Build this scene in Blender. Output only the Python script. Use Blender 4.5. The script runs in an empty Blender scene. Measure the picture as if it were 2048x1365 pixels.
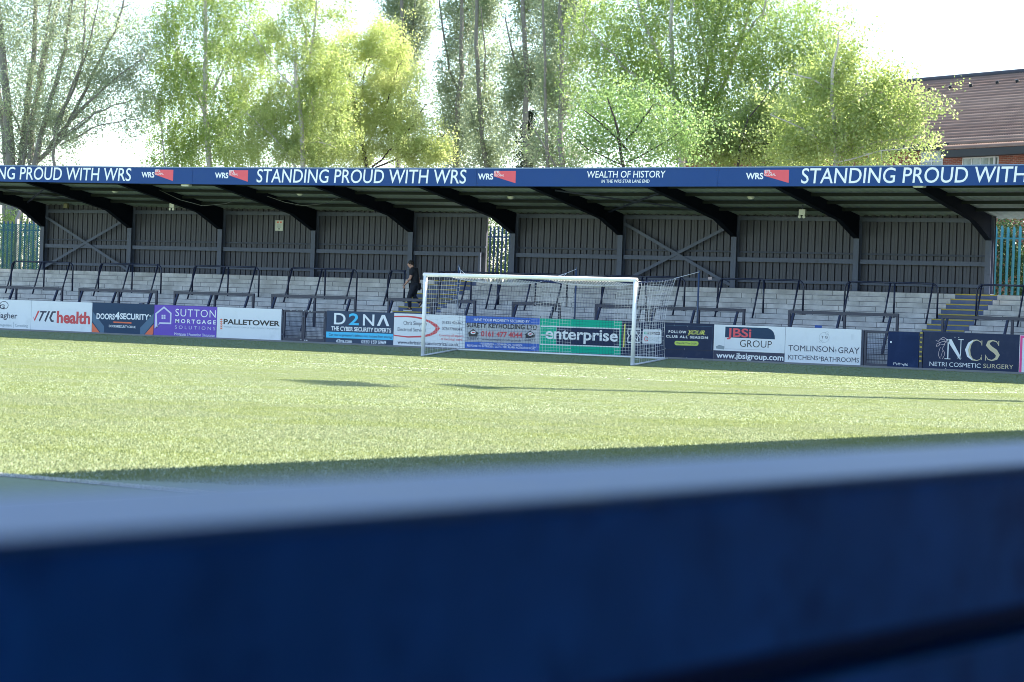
import bpy, bmesh, math, random
import numpy as np
from mathutils import Vector, Matrix, noise

SC = bpy.context.scene
COL = SC.collection
R = math.radians

# ------------------------------------------------------------------ camera
CF, CYAW, CPIT, CROL = 5228.86, 0.568586, 0.0079947, 0.0357641     # focal (px at 2048 wide), yaw, pitch, roll
CPOS = np.array([41.8566, -66.2561, 1.1994])


def ray(x, y):
    X, Y = x - 1024.0, y - 682.5
    c, s = math.cos(CROL), math.sin(CROL)
    X, Y = X * c + Y * s, -X * s + Y * c
    r, u2 = X / CF, -Y / CF
    cp, sp = math.cos(CPIT), math.sin(CPIT)
    z, u = cp + u2 * sp, u2 * cp - sp
    cy, sy = math.cos(CYAW), math.sin(CYAW)
    return np.array([r * cy - z * sy, r * sy + z * cy, u])


def at(x, y, Y=None, X=None, Z=None):
    """point on a plane (Y=, X= or Z= const) that the photograph shows at pixel x, y"""
    d = ray(x, y)
    if Y is not None:
        t = (Y - CPOS[1]) / d[1]
    elif X is not None:
        t = (X - CPOS[0]) / d[0]
    else:
        t = (Z - CPOS[2]) / d[2]
    return CPOS + t * d


def mpp(P):
    return float(np.dot(np.asarray(P) - CPOS, ray(1024, 682.5))) / CF


cam = bpy.data.cameras.new('camera')
camo = bpy.data.objects.new('camera', cam)
COL.objects.link(camo)
_r = Vector(ray(1025, 682.5) - ray(1024, 682.5)).normalized()
_f = Vector(ray(1024, 682.5)).normalized()
_u = _r.cross(_f).normalized()
camo.matrix_world = Matrix(((_r.x, _u.x, -_f.x, CPOS[0]), (_r.y, _u.y, -_f.y, CPOS[1]), (_r.z, _u.z, -_f.z, CPOS[2]), (0, 0, 0, 1)))
cam.sensor_width = 36.0
cam.lens = CF * 36.0 / 2048.0
cam.clip_start = 0.05
cam.clip_end = 2000.0
cam.dof.use_dof = True
cam.dof.focus_distance = 80.0
cam.dof.aperture_fstop = 5.6
SC.camera = camo

# ------------------------------------------------------------------ sky, sun, exposure
SUN_E, SUN_ROT = 46.0, 38.0
world = bpy.data.worlds.new('World')
SC.world = world
world.use_nodes = True
_nt = world.node_tree
_sky = _nt.nodes.new('ShaderNodeTexSky')
_sky.sky_type = 'NISHITA'
_sky.sun_disc = False
_sky.sun_elevation = R(SUN_E)
_sky.sun_rotation = R(SUN_ROT)
_sky.air_density = 1.0
_sky.dust_density = 0.6
_sky.ozone_density = 2.5
_nt.links.new(_sky.outputs[0], _nt.nodes['Background'].inputs[0])
_nt.nodes['Background'].inputs[1].default_value = 0.11
sl = bpy.data.lights.new('sun', 'SUN')
sl.energy = 5.0
sl.angle = R(0.5)
sl.color = (1.0, 0.93, 0.82)
slo = bpy.data.objects.new('sun', sl)
COL.objects.link(slo)
_sd = Vector((math.sin(R(SUN_ROT)) * math.cos(R(SUN_E)), math.cos(R(SUN_ROT)) * math.cos(R(SUN_E)), math.sin(R(SUN_E))))
slo.rotation_euler = _sd.to_track_quat('Z', 'Y').to_euler()
slo.location = (60, 30, 60)
SC.view_settings.view_transform = 'Standard'
SC.view_settings.look = 'None'
SC.view_settings.exposure = 2.12
SC.view_settings.gamma = 1.0
SC.cycles.pixel_filter_type = 'BLACKMAN_HARRIS'
SC.cycles.filter_width = 0.95
SC.cycles.max_bounces = 8
SC.cycles.transparent_max_bounces = 8

# ------------------------------------------------------------------ helpers
WL = {}


def tag(o, label=None, cat=None, group=None, kind=None):
    if label: o['label'] = label
    if cat: o['category'] = cat
    if group: o['group'] = group
    if kind: o['kind'] = kind
    return o


def thing(name, label, cat, loc=(0, 0, 0), group=None):
    o = bpy.data.objects.new(name, None)
    COL.objects.link(o)
    o.location = loc
    o.empty_display_size = 0.2
    WL[o.name] = Vector(loc)
    return tag(o, label, cat, group)


def link_mesh(name, me, parent=None):
    o = bpy.data.objects.new(name, me)
    COL.objects.link(o)
    if parent is not None:
        o.parent = parent
        WL[o.name] = WL[parent.name]
    else:
        WL[o.name] = Vector((0, 0, 0))
    return o


def copy_tree(o, parent=None):
    c = o.copy()
    COL.objects.link(c)
    WL[c.name] = WL[o.name].copy()
    if parent: c.parent = parent
    for ch in list(o.children): copy_tree(ch, c)
    return c


class MB:
    """collects boxes, bars, tubes and polygons (world coordinates) and links them as one mesh object"""

    def __init__(s):
        s.v, s.f, s.m = [], [], []
        s.mi = 0

    def add(s, vs, fs):
        b = len(s.v)
        s.v += [tuple(float(q) for q in p) for p in vs]
        s.f += [tuple(i + b for i in f) for f in fs]
        s.m += [s.mi] * len(fs)
        return s

    def box(s, x0, x1, y0, y1, z0, z1):
        return s.add([(x0, y0, z0), (x1, y0, z0), (x1, y1, z0), (x0, y1, z0), (x0, y0, z1), (x1, y0, z1), (x1, y1, z1), (x0, y1, z1)],
                     [(0, 3, 2, 1), (4, 5, 6, 7), (0, 1, 5, 4), (1, 2, 6, 5), (2, 3, 7, 6), (3, 0, 4, 7)])

    def beam(s, a, b, w, h, up=(0, 0, 1)):
        a, b, up = Vector(a), Vector(b), Vector(up)
        d = (b - a).normalized()
        x = d.cross(up)
        if x.length < 1e-6: x = d.cross(Vector((1, 0, 0)))
        x.normalize()
        u = x.cross(d).normalized()
        x, u = x * w / 2, u * h / 2
        vs = [p + i * x + j * u for p in (a, b) for i, j in ((-1, -1), (1, -1), (1, 1), (-1, 1))]
        return s.add(vs, [(0, 1, 2, 3), (4, 7, 6, 5), (0, 4, 5, 1), (1, 5, 6, 2), (2, 6, 7, 3), (3, 7, 4, 0)])

    def tube(s, pts, r, n=8, caps=True):
        pts = [Vector(p) for p in pts]
        rs = r if isinstance(r, (list, tuple)) else [r] * len(pts)
        ref = None
        vs, fs = [], []
        for i, p in enumerate(pts):
            d = (pts[min(i + 1, len(pts) - 1)] - pts[max(i - 1, 0)])
            d.normalize()
            if ref is None:
                ref = d.cross(Vector((0, 0, 1)))
                if ref.length < 0.1: ref = d.cross(Vector((1, 0, 0)))
            x = (ref - d * ref.dot(d)).normalized()
            ref = x
            y = d.cross(x)
            for k in range(n):
                a = 2 * math.pi * k / n
                vs.append(p + (x * math.cos(a) + y * math.sin(a)) * rs[i])
        for i in range(len(pts) - 1):
            for k in range(n):
                k2 = (k + 1) % n
                fs.append((i * n + k, i * n + k2, (i + 1) * n + k2, (i + 1) * n + k))
        if caps:
            fs.append(tuple(range(n))[::-1])
            fs.append(tuple((len(pts) - 1) * n + k for k in range(n)))
        return s.add(vs, fs)

    def prism(s, poly, axis, a, b):
        """poly of 2-D points extruded along axis 'x' (y,z), 'y' (x,z) or 'z' (x,y) between a and b"""
        mk = {'x': lambda p, t: (t, p[0], p[1]), 'y': lambda p, t: (p[0], t, p[1]), 'z': lambda p, t: (p[0], p[1], t)}[axis]
        n = len(poly)
        vs = [mk(p, a) for p in poly] + [mk(p, b) for p in poly]
        fs = [tuple(range(n)), tuple(range(2 * n - 1, n - 1, -1))]
        fs += [(i, i + n, (i + 1) % n + n, (i + 1) % n) for i in range(n)]
        return s.add(vs, fs)

    def sphere(s, c, rx, ry=None, rz=None, n=10, m=6):
        ry, rz = ry or rx, rz or rx
        vs = [(c[0] + rx * math.sin(math.pi * j / m) * math.cos(2 * math.pi * i / n), c[1] + ry * math.sin(math.pi * j / m) * math.sin(2 * math.pi * i / n),
               c[2] + rz * math.cos(math.pi * j / m)) for j in range(m + 1) for i in range(n)]
        fs = [(j * n + i, (j + 1) * n + i, (j + 1) * n + (i + 1) % n, j * n + (i + 1) % n) for j in range(m) for i in range(n)]
        return s.add(vs, fs)

    def build(s, name, mat, parent=None, smooth=False, fix=False, bevel=0):
        o_ = WL[parent.name] if parent is not None else Vector((0, 0, 0))
        me = bpy.data.meshes.new(name)
        me.from_pydata([(p[0] - o_.x, p[1] - o_.y, p[2] - o_.z) for p in s.v], [], s.f)
        mats = mat if isinstance(mat, (list, tuple)) else [mat]
        for m in mats: me.materials.append(m)
        if len(mats) > 1: me.polygons.foreach_set('material_index', s.m)
        if smooth: me.polygons.foreach_set('use_smooth', [True] * len(me.polygons))
        if fix or bevel:
            bm = bmesh.new()
            bm.from_mesh(me)
            bmesh.ops.recalc_face_normals(bm, faces=bm.faces)
            if bevel:
                es = [e for e in bm.edges if len(e.link_faces) == 2 and e.calc_face_angle(0) > 0.6]
                bmesh.ops.bevel(bm, geom=es, offset=bevel, segments=1, affect='EDGES')
            bm.to_mesh(me)
            bm.free()
        return link_mesh(name, me, parent)


def np_mesh(name, verts, faces, mat, parent=None, smooth=False):
    o_ = np.array(WL[parent.name]) if parent is not None else np.zeros(3)
    verts = (np.asarray(verts) - o_).astype(np.float32)
    faces = np.asarray(faces, dtype=np.int32)
    n, k = faces.shape
    me = bpy.data.meshes.new(name)
    me.vertices.add(len(verts))
    me.vertices.foreach_set('co', verts.ravel())
    me.loops.add(n * k)
    me.loops.foreach_set('vertex_index', faces.ravel())
    me.polygons.add(n)
    me.polygons.foreach_set('loop_start', np.arange(0, n * k, k, dtype=np.int32))
    me.polygons.foreach_set('loop_total', np.full(n, k, dtype=np.int32))
    if smooth: me.polygons.foreach_set('use_smooth', np.ones(n, dtype=bool))
    me.update(calc_edges=True)
    me.materials.append(mat)
    return link_mesh(name, me, parent)


# ------------------------------------------------------------------ materials
def new_mat(name):
    m = bpy.data.materials.new(name)
    m.use_nodes = True
    nt = m.node_tree
    return m, nt, nt.nodes['Principled BSDF']


def mat(name, col, rough=0.6, var=0.12, scale=2.0, metal=0.0, spec=0.5, bump=0.0, bscale=30.0, stretch=None, dirt_or_sheen=None):
    """painted / plain surface with uneven tone; dirt=(colour, amount, scale) adds patchy stains, or painted sheen on the wall cap"""
    m, nt, p = new_mat(name)
    p.inputs['Roughness'].default_value = rough
    p.inputs['Metallic'].default_value = metal
    p.inputs['Specular IOR Level'].default_value = spec
    tc = nt.nodes.new('ShaderNodeTexCoord')
    src = tc.outputs['Object']
    if stretch:
        mp = nt.nodes.new('ShaderNodeMapping')
        mp.inputs['Scale'].default_value = stretch
        nt.links.new(src, mp.inputs[0])
        src = mp.outputs[0]
    nz = nt.nodes.new('ShaderNodeTexNoise')
    nz.inputs['Scale'].default_value = scale
    nz.inputs['Detail'].default_value = 6
    nt.links.new(src, nz.inputs[0])
    mx = nt.nodes.new('ShaderNodeMix')
    mx.data_type = 'RGBA'
    mx.inputs[6].default_value = (*[c * (1 - var) for c in col], 1)
    mx.inputs[7].default_value = (*[min(1, c * (1 + var)) for c in col], 1)
    nt.links.new(nz.outputs[0], mx.inputs[0])
    out = mx.outputs[2]
    if dirt_or_sheen:
        n2 = nt.nodes.new('ShaderNodeTexNoise')
        n2.inputs['Scale'].default_value = dirt_or_sheen[2]
        n2.inputs['Detail'].default_value = 8
        n2.inputs['Roughness'].default_value = 0.7
        nt.links.new(src, n2.inputs[0])
        cr = nt.nodes.new('ShaderNodeValToRGB')
        cr.color_ramp.elements[0].position = 0.52
        cr.color_ramp.elements[0].color = (0, 0, 0, 1)
        cr.color_ramp.elements[1].position = 0.75
        cr.color_ramp.elements[1].color = (dirt_or_sheen[1],) * 3 + (1,)
        nt.links.new(n2.outputs[0], cr.inputs[0])
        m2 = nt.nodes.new('ShaderNodeMix')
        m2.data_type = 'RGBA'
        nt.links.new(cr.outputs[0], m2.inputs[0])
        nt.links.new(out, m2.inputs[6])
        m2.inputs[7].default_value = (*dirt_or_sheen[0], 1)
        out = m2.outputs[2]
    nt.links.new(out, p.inputs['Base Color'])
    if bump:
        nb = nt.nodes.new('ShaderNodeTexNoise')
        nb.inputs['Scale'].default_value = bscale
        nb.inputs['Detail'].default_value = 5
        nt.links.new(src, nb.inputs[0])
        bp = nt.nodes.new('ShaderNodeBump')
        bp.inputs['Strength'].default_value = bump
        bp.inputs['Distance'].default_value = 0.02
        nt.links.new(nb.outputs[0], bp.inputs['Height'])
        nt.links.new(bp.outputs[0], p.inputs['Normal'])
    return m


def leaf_mat(name, c1, c2, trans=0.5, c3=None, gloss=0.04):
    """thin leaves: diffuse + translucent, every leaf its own tone between c1 and c2, larger patches drift to c3"""
    m = bpy.data.materials.new(name)
    m.use_nodes = True
    nt = m.node_tree
    nt.nodes.remove(nt.nodes['Principled BSDF'])
    out = nt.nodes['Material Output']
    g = nt.nodes.new('ShaderNodeNewGeometry')
    mx = nt.nodes.new('ShaderNodeMix')
    mx.data_type = 'RGBA'
    mx.inputs[6].default_value = (*c1, 1)
    mx.inputs[7].default_value = (*c2, 1)
    nt.links.new(g.outputs['Random Per Island'], mx.inputs[0])
    col = mx.outputs[2]
    if c3:
        tc = nt.nodes.new('ShaderNodeTexCoord')
        nz = nt.nodes.new('ShaderNodeTexNoise')
        nz.inputs['Scale'].default_value = 0.55
        nz.inputs['Detail'].default_value = 3
        nt.links.new(tc.outputs['Object'], nz.inputs[0])
        cr = nt.nodes.new('ShaderNodeValToRGB')
        cr.color_ramp.elements[0].position = 0.42
        cr.color_ramp.elements[1].position = 0.62
        nt.links.new(nz.outputs[0], cr.inputs[0])
        m2 = nt.nodes.new('ShaderNodeMix')
        m2.data_type = 'RGBA'
        nt.links.new(cr.outputs[0], m2.inputs[0])
        nt.links.new(col, m2.inputs[6])
        m2.inputs[7].default_value = (*c3, 1)
        col = m2.outputs[2]
    d = nt.nodes.new('ShaderNodeBsdfDiffuse')
    t = nt.nodes.new('ShaderNodeBsdfTranslucent')
    ms = nt.nodes.new('ShaderNodeMixShader')
    ms.inputs[0].default_value = trans
    nt.links.new(col, d.inputs[0])
    nt.links.new(col, t.inputs[0])
    nt.links.new(d.outputs[0], ms.inputs[1])
    nt.links.new(t.outputs[0], ms.inputs[2])
    gl = nt.nodes.new('ShaderNodeBsdfGlossy')
    gl.inputs['Roughness'].default_value = 0.45
    m3 = nt.nodes.new('ShaderNodeMixShader')
    m3.inputs[0].default_value = gloss
    nt.links.new(ms.outputs[0], m3.inputs[1])
    nt.links.new(gl.outputs[0], m3.inputs[2])
    nt.links.new(m3.outputs[0], out.inputs[0])
    return m


M = {}
M['turf'] = None
M['steel'] = mat('navy_steel_paint', (0.022, 0.030, 0.062), 0.55, 0.3, 1.5, dirt_or_sheen=((0.07, 0.08, 0.11), 0.5, 3.0))
M['steel_grey'] = mat('worn_grey_steel', (0.085, 0.10, 0.15), 0.6, 0.25, 2.0, dirt_or_sheen=((0.03, 0.035, 0.05), 0.6, 4.0))
M['rafter'] = mat('rafter_paint', (0.007, 0.010, 0.018), 0.85, 0.3, 1.0, spec=0.08)
M['purlin'] = mat('galvanised_purlin', (0.022, 0.027, 0.026), 0.8, 0.2, 2.0, spec=0.15)
M['rail'] = mat('barrier_navy_paint', (0.012, 0.018, 0.050), 0.4, 0.25, 4.0, dirt_or_sheen=((0.05, 0.06, 0.10), 0.4, 6.0))
M['clad'] = mat('grey_cladding', (0.066, 0.068, 0.088), 0.6, 0.16, 1.2, stretch=(1.2, 1.2, 0.35), dirt_or_sheen=((0.12, 0.12, 0.135), 0.35, 2.2))
M['roofsheet'] = mat('roof_sheet', (0.33, 0.40, 0.38), 0.55, 0.3, 0.8, dirt_or_sheen=((0.22, 0.24, 0.21), 0.7, 1.2))
M['fascia'] = mat('blue_fascia', (0.010, 0.052, 0.20), 0.55, 0.10, 0.9, spec=0.25, dirt_or_sheen=((0.018, 0.062, 0.18), 0.6, 1.5))
M['white'] = mat('white_vinyl', (0.78, 0.79, 0.80), 0.45, 0.04, 2.0)
M['whiteboard'] = mat('white_board_print', (0.70, 0.72, 0.74), 0.42, 0.05, 1.0, dirt_or_sheen=((0.52, 0.55, 0.56), 0.5, 1.6))
M['goalwhite'] = mat('white_goal_paint', (0.80, 0.80, 0.80), 0.35, 0.04, 3.0)
M['netwhite'] = mat('white_net_cord', (0.82, 0.80, 0.78), 0.8, 0.05, 9.0)
M['netnavy'] = mat('navy_net_cord', (0.015, 0.030, 0.12), 0.8, 0.1, 9.0)
M['bluepole'] = mat('blue_pole_paint', (0.03, 0.055, 0.12), 0.4, 0.2, 6.0)
M['red'] = mat('red_print', (0.60, 0.045, 0.06), 0.45, 0.05)
M['fasciared'] = mat('red_logo_print', (0.72, 0.075, 0.10), 0.45, 0.05)
M['orange'] = mat('orange_print', (0.75, 0.13, 0.05), 0.45, 0.05)
M['navy'] = mat('navy_print', (0.012, 0.018, 0.06), 0.45, 0.1)
M['black'] = mat('black_print', (0.012, 0.012, 0.018), 0.45, 0.1)
M['grey'] = mat('grey_print', (0.25, 0.30, 0.33), 0.5, 0.05)
M['palegrey'] = mat('pale_grey_print', (0.42, 0.45, 0.47), 0.5, 0.05)
M['slate'] = mat('slate_board_print', (0.018, 0.048, 0.10), 0.55, 0.08, spec=0.25)
M['slate2'] = mat('grey_board_print', (0.040, 0.062, 0.11), 0.55, 0.08, spec=0.25)
M['steelblue'] = mat('steel_blue_print', (0.045, 0.12, 0.21), 0.45, 0.05)
M['purple'] = mat('purple_board_print', (0.10, 0.035, 0.42), 0.42, 0.06)
M['lilac'] = mat('pale_lilac_print', (0.60, 0.60, 0.72), 0.45, 0.04)
M['cyan'] = mat('cyan_print', (0.04, 0.50, 0.78), 0.45, 0.05)
M['blue'] = mat('blue_board_print', (0.02, 0.11, 0.48), 0.45, 0.08)
M['silver'] = mat('silver_board_print', (0.40, 0.42, 0.45), 0.45, 0.05)
M['green'] = mat('green_board_print', (0.0, 0.42, 0.255), 0.55, 0.06, spec=0.2)
M['darkboard'] = mat('dark_navy_board', (0.012, 0.024, 0.065), 0.55, 0.15, spec=0.25, dirt_or_sheen=((0.05, 0.06, 0.09), 0.4, 3.0))
M['yellow'] = mat('yellow_print', (0.70, 0.66, 0.12), 0.5, 0.05)
M['lime'] = mat('lime_print', (0.50, 0.62, 0.10), 0.5, 0.05)
M['script'] = mat('bright_yellow_print', (0.80, 0.80, 0.14), 0.5, 0.05)
M['gold'] = mat('gold_print', (0.55, 0.47, 0.30), 0.5, 0.08)
M['palepink'] = mat('pale_pink_print', (0.62, 0.50, 0.52), 0.5, 0.05)
M['pink'] = mat('pink_print', (0.75, 0.05, 0.25), 0.5, 0.05)
M['stepblue'] = mat('worn_blue_step_paint', (0.085, 0.115, 0.22), 0.7, 0.2, 3.0, dirt_or_sheen=((0.16, 0.17, 0.20), 0.5, 3.0))
M['stepyellow'] = mat('yellow_nosing_paint', (0.46, 0.36, 0.06), 0.7, 0.2, 5.0, dirt_or_sheen=((0.25, 0.22, 0.10), 0.6, 7.0))
M['gateblue'] = mat('dark_blue_gate_sheet', (0.010, 0.026, 0.082), 0.6, 0.3, 1.8, spec=0.15, dirt_or_sheen=((0.03, 0.055, 0.13), 0.6, 2.5))
M['lampwhite'] = mat('white_lamp_housing', (0.66, 0.68, 0.62), 0.4, 0.05)
M['lampglass'] = mat('frosted_lamp_cover', (0.78, 0.80, 0.74), 0.3, 0.03)
M['cable'] = mat('grey_cable', (0.16, 0.17, 0.16), 0.6, 0.1)
M['sign'] = mat('white_notice_sheet', (0.60, 0.62, 0.55), 0.5, 0.05)
M['palisade'] = mat('teal_galvanised_paint', (0.07, 0.32, 0.36), 0.5, 0.25, 3.0)
M['palisade_blue'] = mat('blue_galvanised_paint', (0.03, 0.08, 0.16), 0.5, 0.25, 3.0)
M['mesh_green'] = mat('green_chain_link', (0.03, 0.22, 0.20), 0.5, 0.15, 3.0)
M['concrete_post'] = mat('pale_concrete_post', (0.42, 0.38, 0.33), 0.85, 0.15, 4.0, bump=0.3)
M['skin'] = mat('skin', (0.50, 0.27, 0.19), 0.55, 0.08, 12.0)
M['tee'] = mat('black_cotton', (0.012, 0.014, 0.022), 0.85, 0.2, 12.0)
M['jeans'] = mat('black_denim', (0.010, 0.014, 0.026), 0.85, 0.25, 14.0)
M['hair'] = mat('dark_hair', (0.02, 0.014, 0.012), 0.7, 0.3, 30.0)
M['shoe'] = mat('black_shoe', (0.02, 0.02, 0.025), 0.6, 0.1)
M['sole'] = mat('white_sole', (0.72, 0.70, 0.70), 0.6, 0.05)
M['wallblue'] = mat('dark_blue_wall_paint', (0.016, 0.135, 0.56), 0.6, 0.45, 9.0, spec=0.10, dirt_or_sheen=((0.004, 0.03, 0.17), 1.0, 7.0))
M['walltop'] = mat('blue_cap_paint', (0.038, 0.125, 0.39), 0.45, 0.2, 6.0, spec=0.28, dirt_or_sheen=((0.27, 0.28, 0.28), 0.9, 2.3))  # pale patches are the sky's reflection put into the cap colour
M['housefascia'] = mat('dark_timber_trim', (0.02, 0.024, 0.026), 0.6, 0.1)
M['upvc'] = mat('white_window_frame', (0.62, 0.63, 0.60), 0.4, 0.05)
M['bark_grey'] = mat('grey_bark', (0.20, 0.185, 0.16), 0.9, 0.35, 5.0, bump=0.5)
M['bark_birch'] = mat('birch_bark', (0.42, 0.39, 0.34), 0.85, 0.25, 3.0, dirt_or_sheen=((0.05, 0.045, 0.04), 0.9, 4.0))
M['bark_dark'] = mat('dark_bark', (0.055, 0.045, 0.038), 0.9, 0.3, 5.0)
M['mast'] = mat('galvanised_mast', (0.35, 0.36, 0.37), 0.5, 0.1, metal=0.6)


def glass_mat():
    m, nt, p = new_mat('window_glass')
    p.inputs['Base Color'].default_value = (0.10, 0.13, 0.11, 1)
    p.inputs['Roughness'].default_value = 0.06
    p.inputs['Specular IOR Level'].default_value = 0.8
    tc = nt.nodes.new('ShaderNodeTexCoord')
    nz = nt.nodes.new('ShaderNodeTexNoise')
    nz.inputs['Scale'].default_value = 3.0
    nt.links.new(tc.outputs['Object'], nz.inputs[0])
    mx = nt.nodes.new('ShaderNodeMix')
    mx.data_type = 'RGBA'
    mx.inputs[6].default_value = (0.03, 0.05, 0.04, 1)
    mx.inputs[7].default_value = (0.25, 0.30, 0.28, 1)
    nt.links.new(nz.outputs[0], mx.inputs[0])
    nt.links.new(mx.outputs[2], p.inputs['Base Color'])
    return m


M['glass'] = glass_mat()


def brick_mat(name, c1, c2, mortar, bw, rh, msize, offset=0.5, map_=None, rough=0.85, stain=None, squash=1.0, bias=0.0):
    """brick / block pattern in object coordinates; map_ = node wiring 'xz' or 'xy'"""
    m, nt, p = new_mat(name)
    p.inputs['Roughness'].default_value = rough
    tc = nt.nodes.new('ShaderNodeTexCoord')
    sp = nt.nodes.new('ShaderNodeSeparateXYZ')
    cb = nt.nodes.new('ShaderNodeCombineXYZ')
    nt.links.new(tc.outputs['Object'], sp.inputs[0])
    nt.links.new(sp.outputs[0], cb.inputs[0])
    nt.links.new(sp.outputs[2], cb.inputs[1])
    b = nt.nodes.new('ShaderNodeTexBrick')
    b.offset = offset
    b.inputs['Scale'].default_value = 1.0
    b.inputs['Brick Width'].default_value = bw
    b.inputs['Row Height'].default_value = rh
    b.inputs['Mortar Size'].default_value = msize
    b.inputs['Mortar Smooth'].default_value = 0.3
    b.inputs['Bias'].default_value = bias
    b.inputs['Color1'].default_value = (*c1, 1)
    b.inputs['Color2'].default_value = (*c2, 1)
    b.inputs['Mortar'].default_value = (*mortar, 1)
    nt.links.new(cb.outputs[0], b.inputs[0])
    out = b.outputs[0]
    nz = nt.nodes.new('ShaderNodeTexNoise')
    nz.inputs['Scale'].default_value = 2.5
    nz.inputs['Detail'].default_value = 8
    nz.inputs['Roughness'].default_value = 0.65
    nt.links.new(tc.outputs['Object'], nz.inputs[0])
    mr = nt.nodes.new('ShaderNodeMapRange')
    mr.inputs[1].default_value = 0.3
    mr.inputs[2].default_value = 0.7
    mr.inputs[3].default_value = 0.72
    mr.inputs[4].default_value = 1.22
    nt.links.new(nz.outputs[0], mr.inputs[0])
    mu = nt.nodes.new('ShaderNodeMix')
    mu.data_type = 'RGBA'
    mu.blend_type = 'MULTIPLY'
    mu.inputs[0].default_value = 1.0
    nt.links.new(out, mu.inputs[6])
    nt.links.new(mr.outputs[0], mu.inputs[7])
    out = mu.outputs[2]
    if stain:
        n2 = nt.nodes.new('ShaderNodeTexNoise')
        n2.inputs['Scale'].default_value = 0.8
        n2.inputs['Detail'].default_value = 9
        nt.links.new(tc.outputs['Object'], n2.inputs[0])
        cr = nt.nodes.new('ShaderNodeValToRGB')
        cr.color_ramp.elements[0].position = 0.55
        cr.color_ramp.elements[0].color = (0, 0, 0, 1)
        cr.color_ramp.elements[1].position = 0.72
        cr.color_ramp.elements[1].color = (0.6, 0.6, 0.6, 1)
        nt.links.new(n2.outputs[0], cr.inputs[0])
        m2 = nt.nodes.new('ShaderNodeMix')
        m2.data_type = 'RGBA'
        nt.links.new(cr.outputs[0], m2.inputs[0])
        nt.links.new(out, m2.inputs[6])
        m2.inputs[7].default_value = (*stain, 1)
        out = m2.outputs[2]
    nt.links.new(out, p.inputs['Base Color'])
    return m


M['terrace'] = brick_mat('concrete_terrace_blocks', (0.66, 0.63, 0.61), (0.56, 0.54, 0.525), (0.10, 0.10, 0.11), 1.25, 0.16, 0.010, 0.43, stain=(0.33, 0.31, 0.29))
M['brick'] = brick_mat('red_house_brick', (0.30, 0.085, 0.045), (0.22, 0.06, 0.035), (0.30, 0.22, 0.17), 0.225, 0.075, 0.010)


def turf_mat():
    m, nt, p = new_mat('artificial_turf')
    p.inputs['Roughness'].default_value = 0.75
    p.inputs['Specular IOR Level'].default_value = 0.35
    tc = nt.nodes.new('ShaderNodeTexCoord')
    n1 = nt.nodes.new('ShaderNodeTexNoise')
    n1.inputs['Scale'].default_value = 0.25
    n1.inputs['Detail'].default_value = 5
    nt.links.new(tc.outputs['Object'], n1.inputs[0])
    n2 = nt.nodes.new('ShaderNodeTexNoise')
    n2.inputs['Scale'].default_value = 14.0
    n2.inputs['Detail'].default_value = 4
    nt.links.new(tc.outputs['Object'], n2.inputs[0])
    a = nt.nodes.new('ShaderNodeMix')
    a.data_type = 'RGBA'
    a.inputs[6].default_value = (0.17, 0.225, 0.105, 1)
    a.inputs[7].default_value = (0.26, 0.315, 0.16, 1)
    nt.links.new(n1.outputs[0], a.inputs[0])
    b = nt.nodes.new('ShaderNodeMix')
    b.data_type = 'RGBA'
    b.blend_type = 'MULTIPLY'
    b.inputs[0].default_value = 0.35
    nt.links.new(a.outputs[2], b.inputs[6])
    nt.links.new(n2.outputs[0], b.inputs[7])
    nt.links.new(b.outputs[2], p.inputs['Base Color'])
    bp = nt.nodes.new('ShaderNodeBump')
    bp.inputs['Strength'].default_value = 0.5
    bp.inputs['Distance'].default_value = 0.015
    nt.links.new(n2.outputs[0], bp.inputs['Height'])
    nt.links.new(bp.outputs[0], p.inputs['Normal'])
    return m


M['turf'] = turf_mat()
M['fibre'] = leaf_mat('turf_fibre', (0.21, 0.255, 0.125), (0.32, 0.335, 0.21), 0.5, (0.25, 0.285, 0.125), gloss=0.0)
M['linefibre'] = leaf_mat('white_line_fibre', (0.55, 0.57, 0.52), (0.75, 0.76, 0.72), 0.3)
M['soil'] = mat('rough_ground', (0.10, 0.11, 0.06), 0.95, 0.4, 0.4)

# ------------------------------------------------------------------ ground
ZB = 0.19                    # level of the run-off behind the goal line


def ground_z(Y):
    return 0.0 if Y <= 0.2 else ZB * min(1.0, (Y - 0.2) / 1.75)


g = MB()
g.add([(-900, -400, -0.06), (900, -400, -0.06), (900, 1400, -0.06), (-900, 1400, -0.06)], [(0, 1, 2, 3)])
tag(g.build('ground', M['soil']), kind='structure')
g = MB()
ys = [-125, -80, -40, -20, -10, -5, -2, 0, 0.2, 0.7, 1.2, 1.7, 1.95, 2.5, 3.12]
for i, y in enumerate(ys):
    g.v += [(-60, y, ground_z(y)), (40.6, y, ground_z(y))]
for i in range(len(ys) - 1):
    g.f.append((2 * i, 2 * i + 1, 2 * i + 3, 2 * i + 2)); g.m.append(0)
tag(g.build('pitch', M['turf'], smooth=True), kind='structure')
g = MB()
g.box(-60, 40, 3.12, 4.0, 0.02, 0.25)
g.box(-60, 40, 4.0, 60.0, 0.0, 0.2)
tag(g.build('walkway', mat('grey_paving', (0.2, 0.2, 0.2), 0.9)), kind='structure')

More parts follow.
